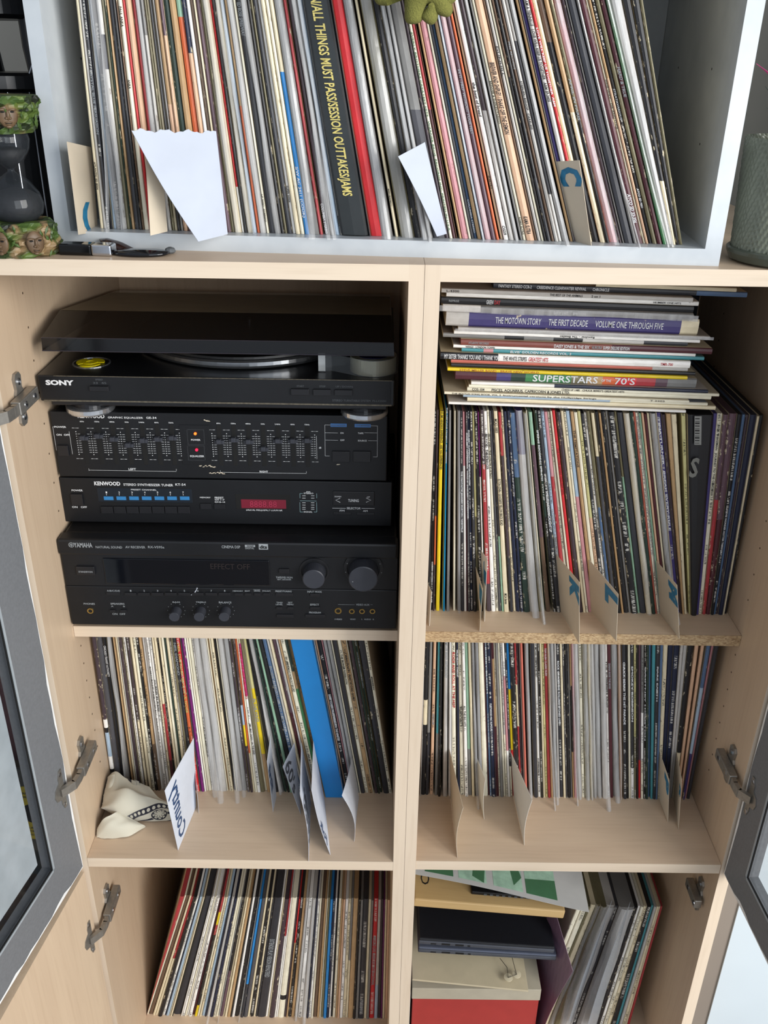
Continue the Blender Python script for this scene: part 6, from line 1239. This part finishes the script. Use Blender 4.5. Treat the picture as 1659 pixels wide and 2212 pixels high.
BXM = plain('grey_beige_box_lid', 'a49c8a', .7, 0, .06, 40, .15); RDM = plain('red_box_board', '9c2f2b', .6, 0, .06, 40, .1)
xb1 = aty(1168, 2150, 7).x; zl1 = aty(1040, 2137, 7).z; zl2 = aty(1040, 2160, 7).z; zl1 = min(zl1, fp[0].z-.4)
sb_ = thing('storage_box', 'red box with grey-beige lid at the bottom right', 'box', ((T+xb1)/2, 18, zBot+.03))
mb = MB(); mb.box(T+.7, xb1, 7, 33, zl2, zl1, bev=.12); mb.build('lid', BXM, sb_)
mb = MB(); mb.box(T+.85, xb1-.15, 7.15, 32.8, zBot+.03, zl2-.02, bev=.1); mb.build('red_body', RDM, sb_)
# purple folder and clear sheets between the box and the leaning records
def sheet(name, label, cat, C, mat, bow=.3, th_=.05):
    return card(label, C, mat, bow=bow, name=name, cat=cat, th_=th_)
PURP = plain('dusky_purple_vinyl', '745a6c', .3, 0, .12, 12); FILM2 = glassy('grey_translucent_sheet', '9aa0a8', .62, .2, .6)
zz0 = zBot+.1; y_ = 5.5
sheet('purple_folder', 'dusky purple plastic folder leaning right of the red box', 'folder', [aty(1150, 2212, 9)+Vector((-.3, 9, -3)), aty(1170, 2212, 6)+Vector((0, 0, -5)), aty(1238, 2098, 6), aty(1208, 2020, 9)+Vector((-.5, 5, 2))], PURP, .5)
for lab, C in (('wide grey translucent sleeve sticking out of the bottom right row', [aty(1290, 2215, 10)+Vector((0, .3, 0)), aty(1262, 2240, 7), aty(1352, 1975, 7), aty(1362, 1948, 10)]), ('narrow grey translucent sleeve beside the wide one, bottom right', [aty(1235, 2215, 10)+Vector((0, .3, 0)), aty(1220, 2235, 8), aty(1312, 1975, 8), aty(1322, 1946, 10)])):
    sheet('plastic_sleeve', lab, 'plastic sleeve', C, FILM2, .3)
# printed sheet with green pictures on top of the plywood board
GR = plain('green_print', '2f8a55', .5); GRL = plain('pale_green_print', '9dbfa9', .5, 0, .25, 60); PG = plain('grey_newsprint', 'b4b4b2', .7, 0, .05, 30, .1)
FLp = aty(900, 1888, 6.5); FRp = aty(1273, 1968, 6.5); FLp.x = T+.25; BRp = Vector((FRp.x+.6, 24, FRp.z+.3)); BLp = Vector((T+.25, 24, FLp.z+.3))
C = [BLp, BRp, FRp, FLp]
f = lambda u, v: bil(C, u, v)+Vector((0, 0, .25*math.sin(u*5)*v))
mb = MB(); mb.grid(f, 16, 6, Vector((0, 0, -.04))); ps = tag(mb.build('printed_sheet', PG), 'large grey sheet printed with green pictures under the shelf', 'printed sheet')
def on(u0, v0, u1, v1, mat, name, h_=.03, shape=None):
    m_ = MB()
    if shape: V = [f(u0+(u1-u0)*a, v0+(v1-v0)*b)+Vector((0, 0, h_)) for a, b in shape]; m_.poly(V, [tuple(range(len(V)))])
    else: m_.grid(lambda a, b: f(u0+(u1-u0)*a, v0+(v1-v0)*b)+Vector((0, 0, h_)), 6, 4)
    return m_.build(name, mat, ps)
for k, (u0, u1) in enumerate(((.06, .22), (.25, .41), (.45, .62), (.64, .82))):
    on(u0, .42, u1, .95, GRL, 'green_picture')
    shp = ([(0, .55), (.4, .35), (.6, .8), (1, .7), (1, 1), (0, 1)], [(.55, .1), (.8, .2), (1, .6), (.9, 1), (.5, .9), (.6, .5)], [(.2, .3), (.5, .1), (.8, .3), (1, .7), (.7, .9), (.6, .5), (.3, .5)], [(0, .7), (1, .6), (1, 1), (0, 1)])[k]
    on(u0, .42, u1, .95, GR, 'green_shape', .045, shp)
# magenta and striped sleeves squeezed between the cabinets' centre panel and the box
for k, (x, c_, z1) in enumerate(((T+.10, PURP, -113), (T+.28, plain('white_black_edges', 'a9a8a6', .5), -121))):
    mb = MB(); mb.box(x, x+.12, 5.2+.4*k, 30, zBot+.03, z1); tag(mb.build('thin_folder', c_), ('thin magenta folder' if k == 0 else 'thin pale folder')+' squeezed against the centre panel, bottom right', 'folder')
bc = [o for o in sc.collection.objects if 'black wedge-shaped sleeve' in o.get('label', '') and o['label'].startswith('black wedge')]
if bc:
    q = aty(1508, 925, 14.2); mb = MB(); lean_ = .16
    P = lambda a, b: Vector((q.x+a+b*-lean_, 14.25, q.z+b)); mb.face([P(-.45, -2.3), P(.45, -2.3), P(.45, 1.6), P(-.45, 1.6)]); lb_ = mb.build('barcode_label', plain('dull_label_grey', '8d8d88', .6), bc[0])
    mb = MB()
    for k in range(11): z_b = -2.1+k*.33; mb.face([P(-.38, z_b)+Vector((0, -.02, 0)), P(.2, z_b)+Vector((0, -.02, 0)), P(.2, z_b+.07*(1+k % 3))+Vector((0, -.02, 0)), P(-.38, z_b+.07*(1+k % 3))+Vector((0, -.02, 0))])
    mb.build('barcode', INKK, lb_)
    q = aty(1500, 1010, 14.2); mb = MB(); flat_text(mb, 'S', (q.x-.55, 14.2, q.z-1.3), (1, 0, 0), (0, 0, 1), 2.6, length=1.1, off=.03); mb.build('cover_lettering', plain('worn_grey_lettering', '76766f', .6), bc[0])
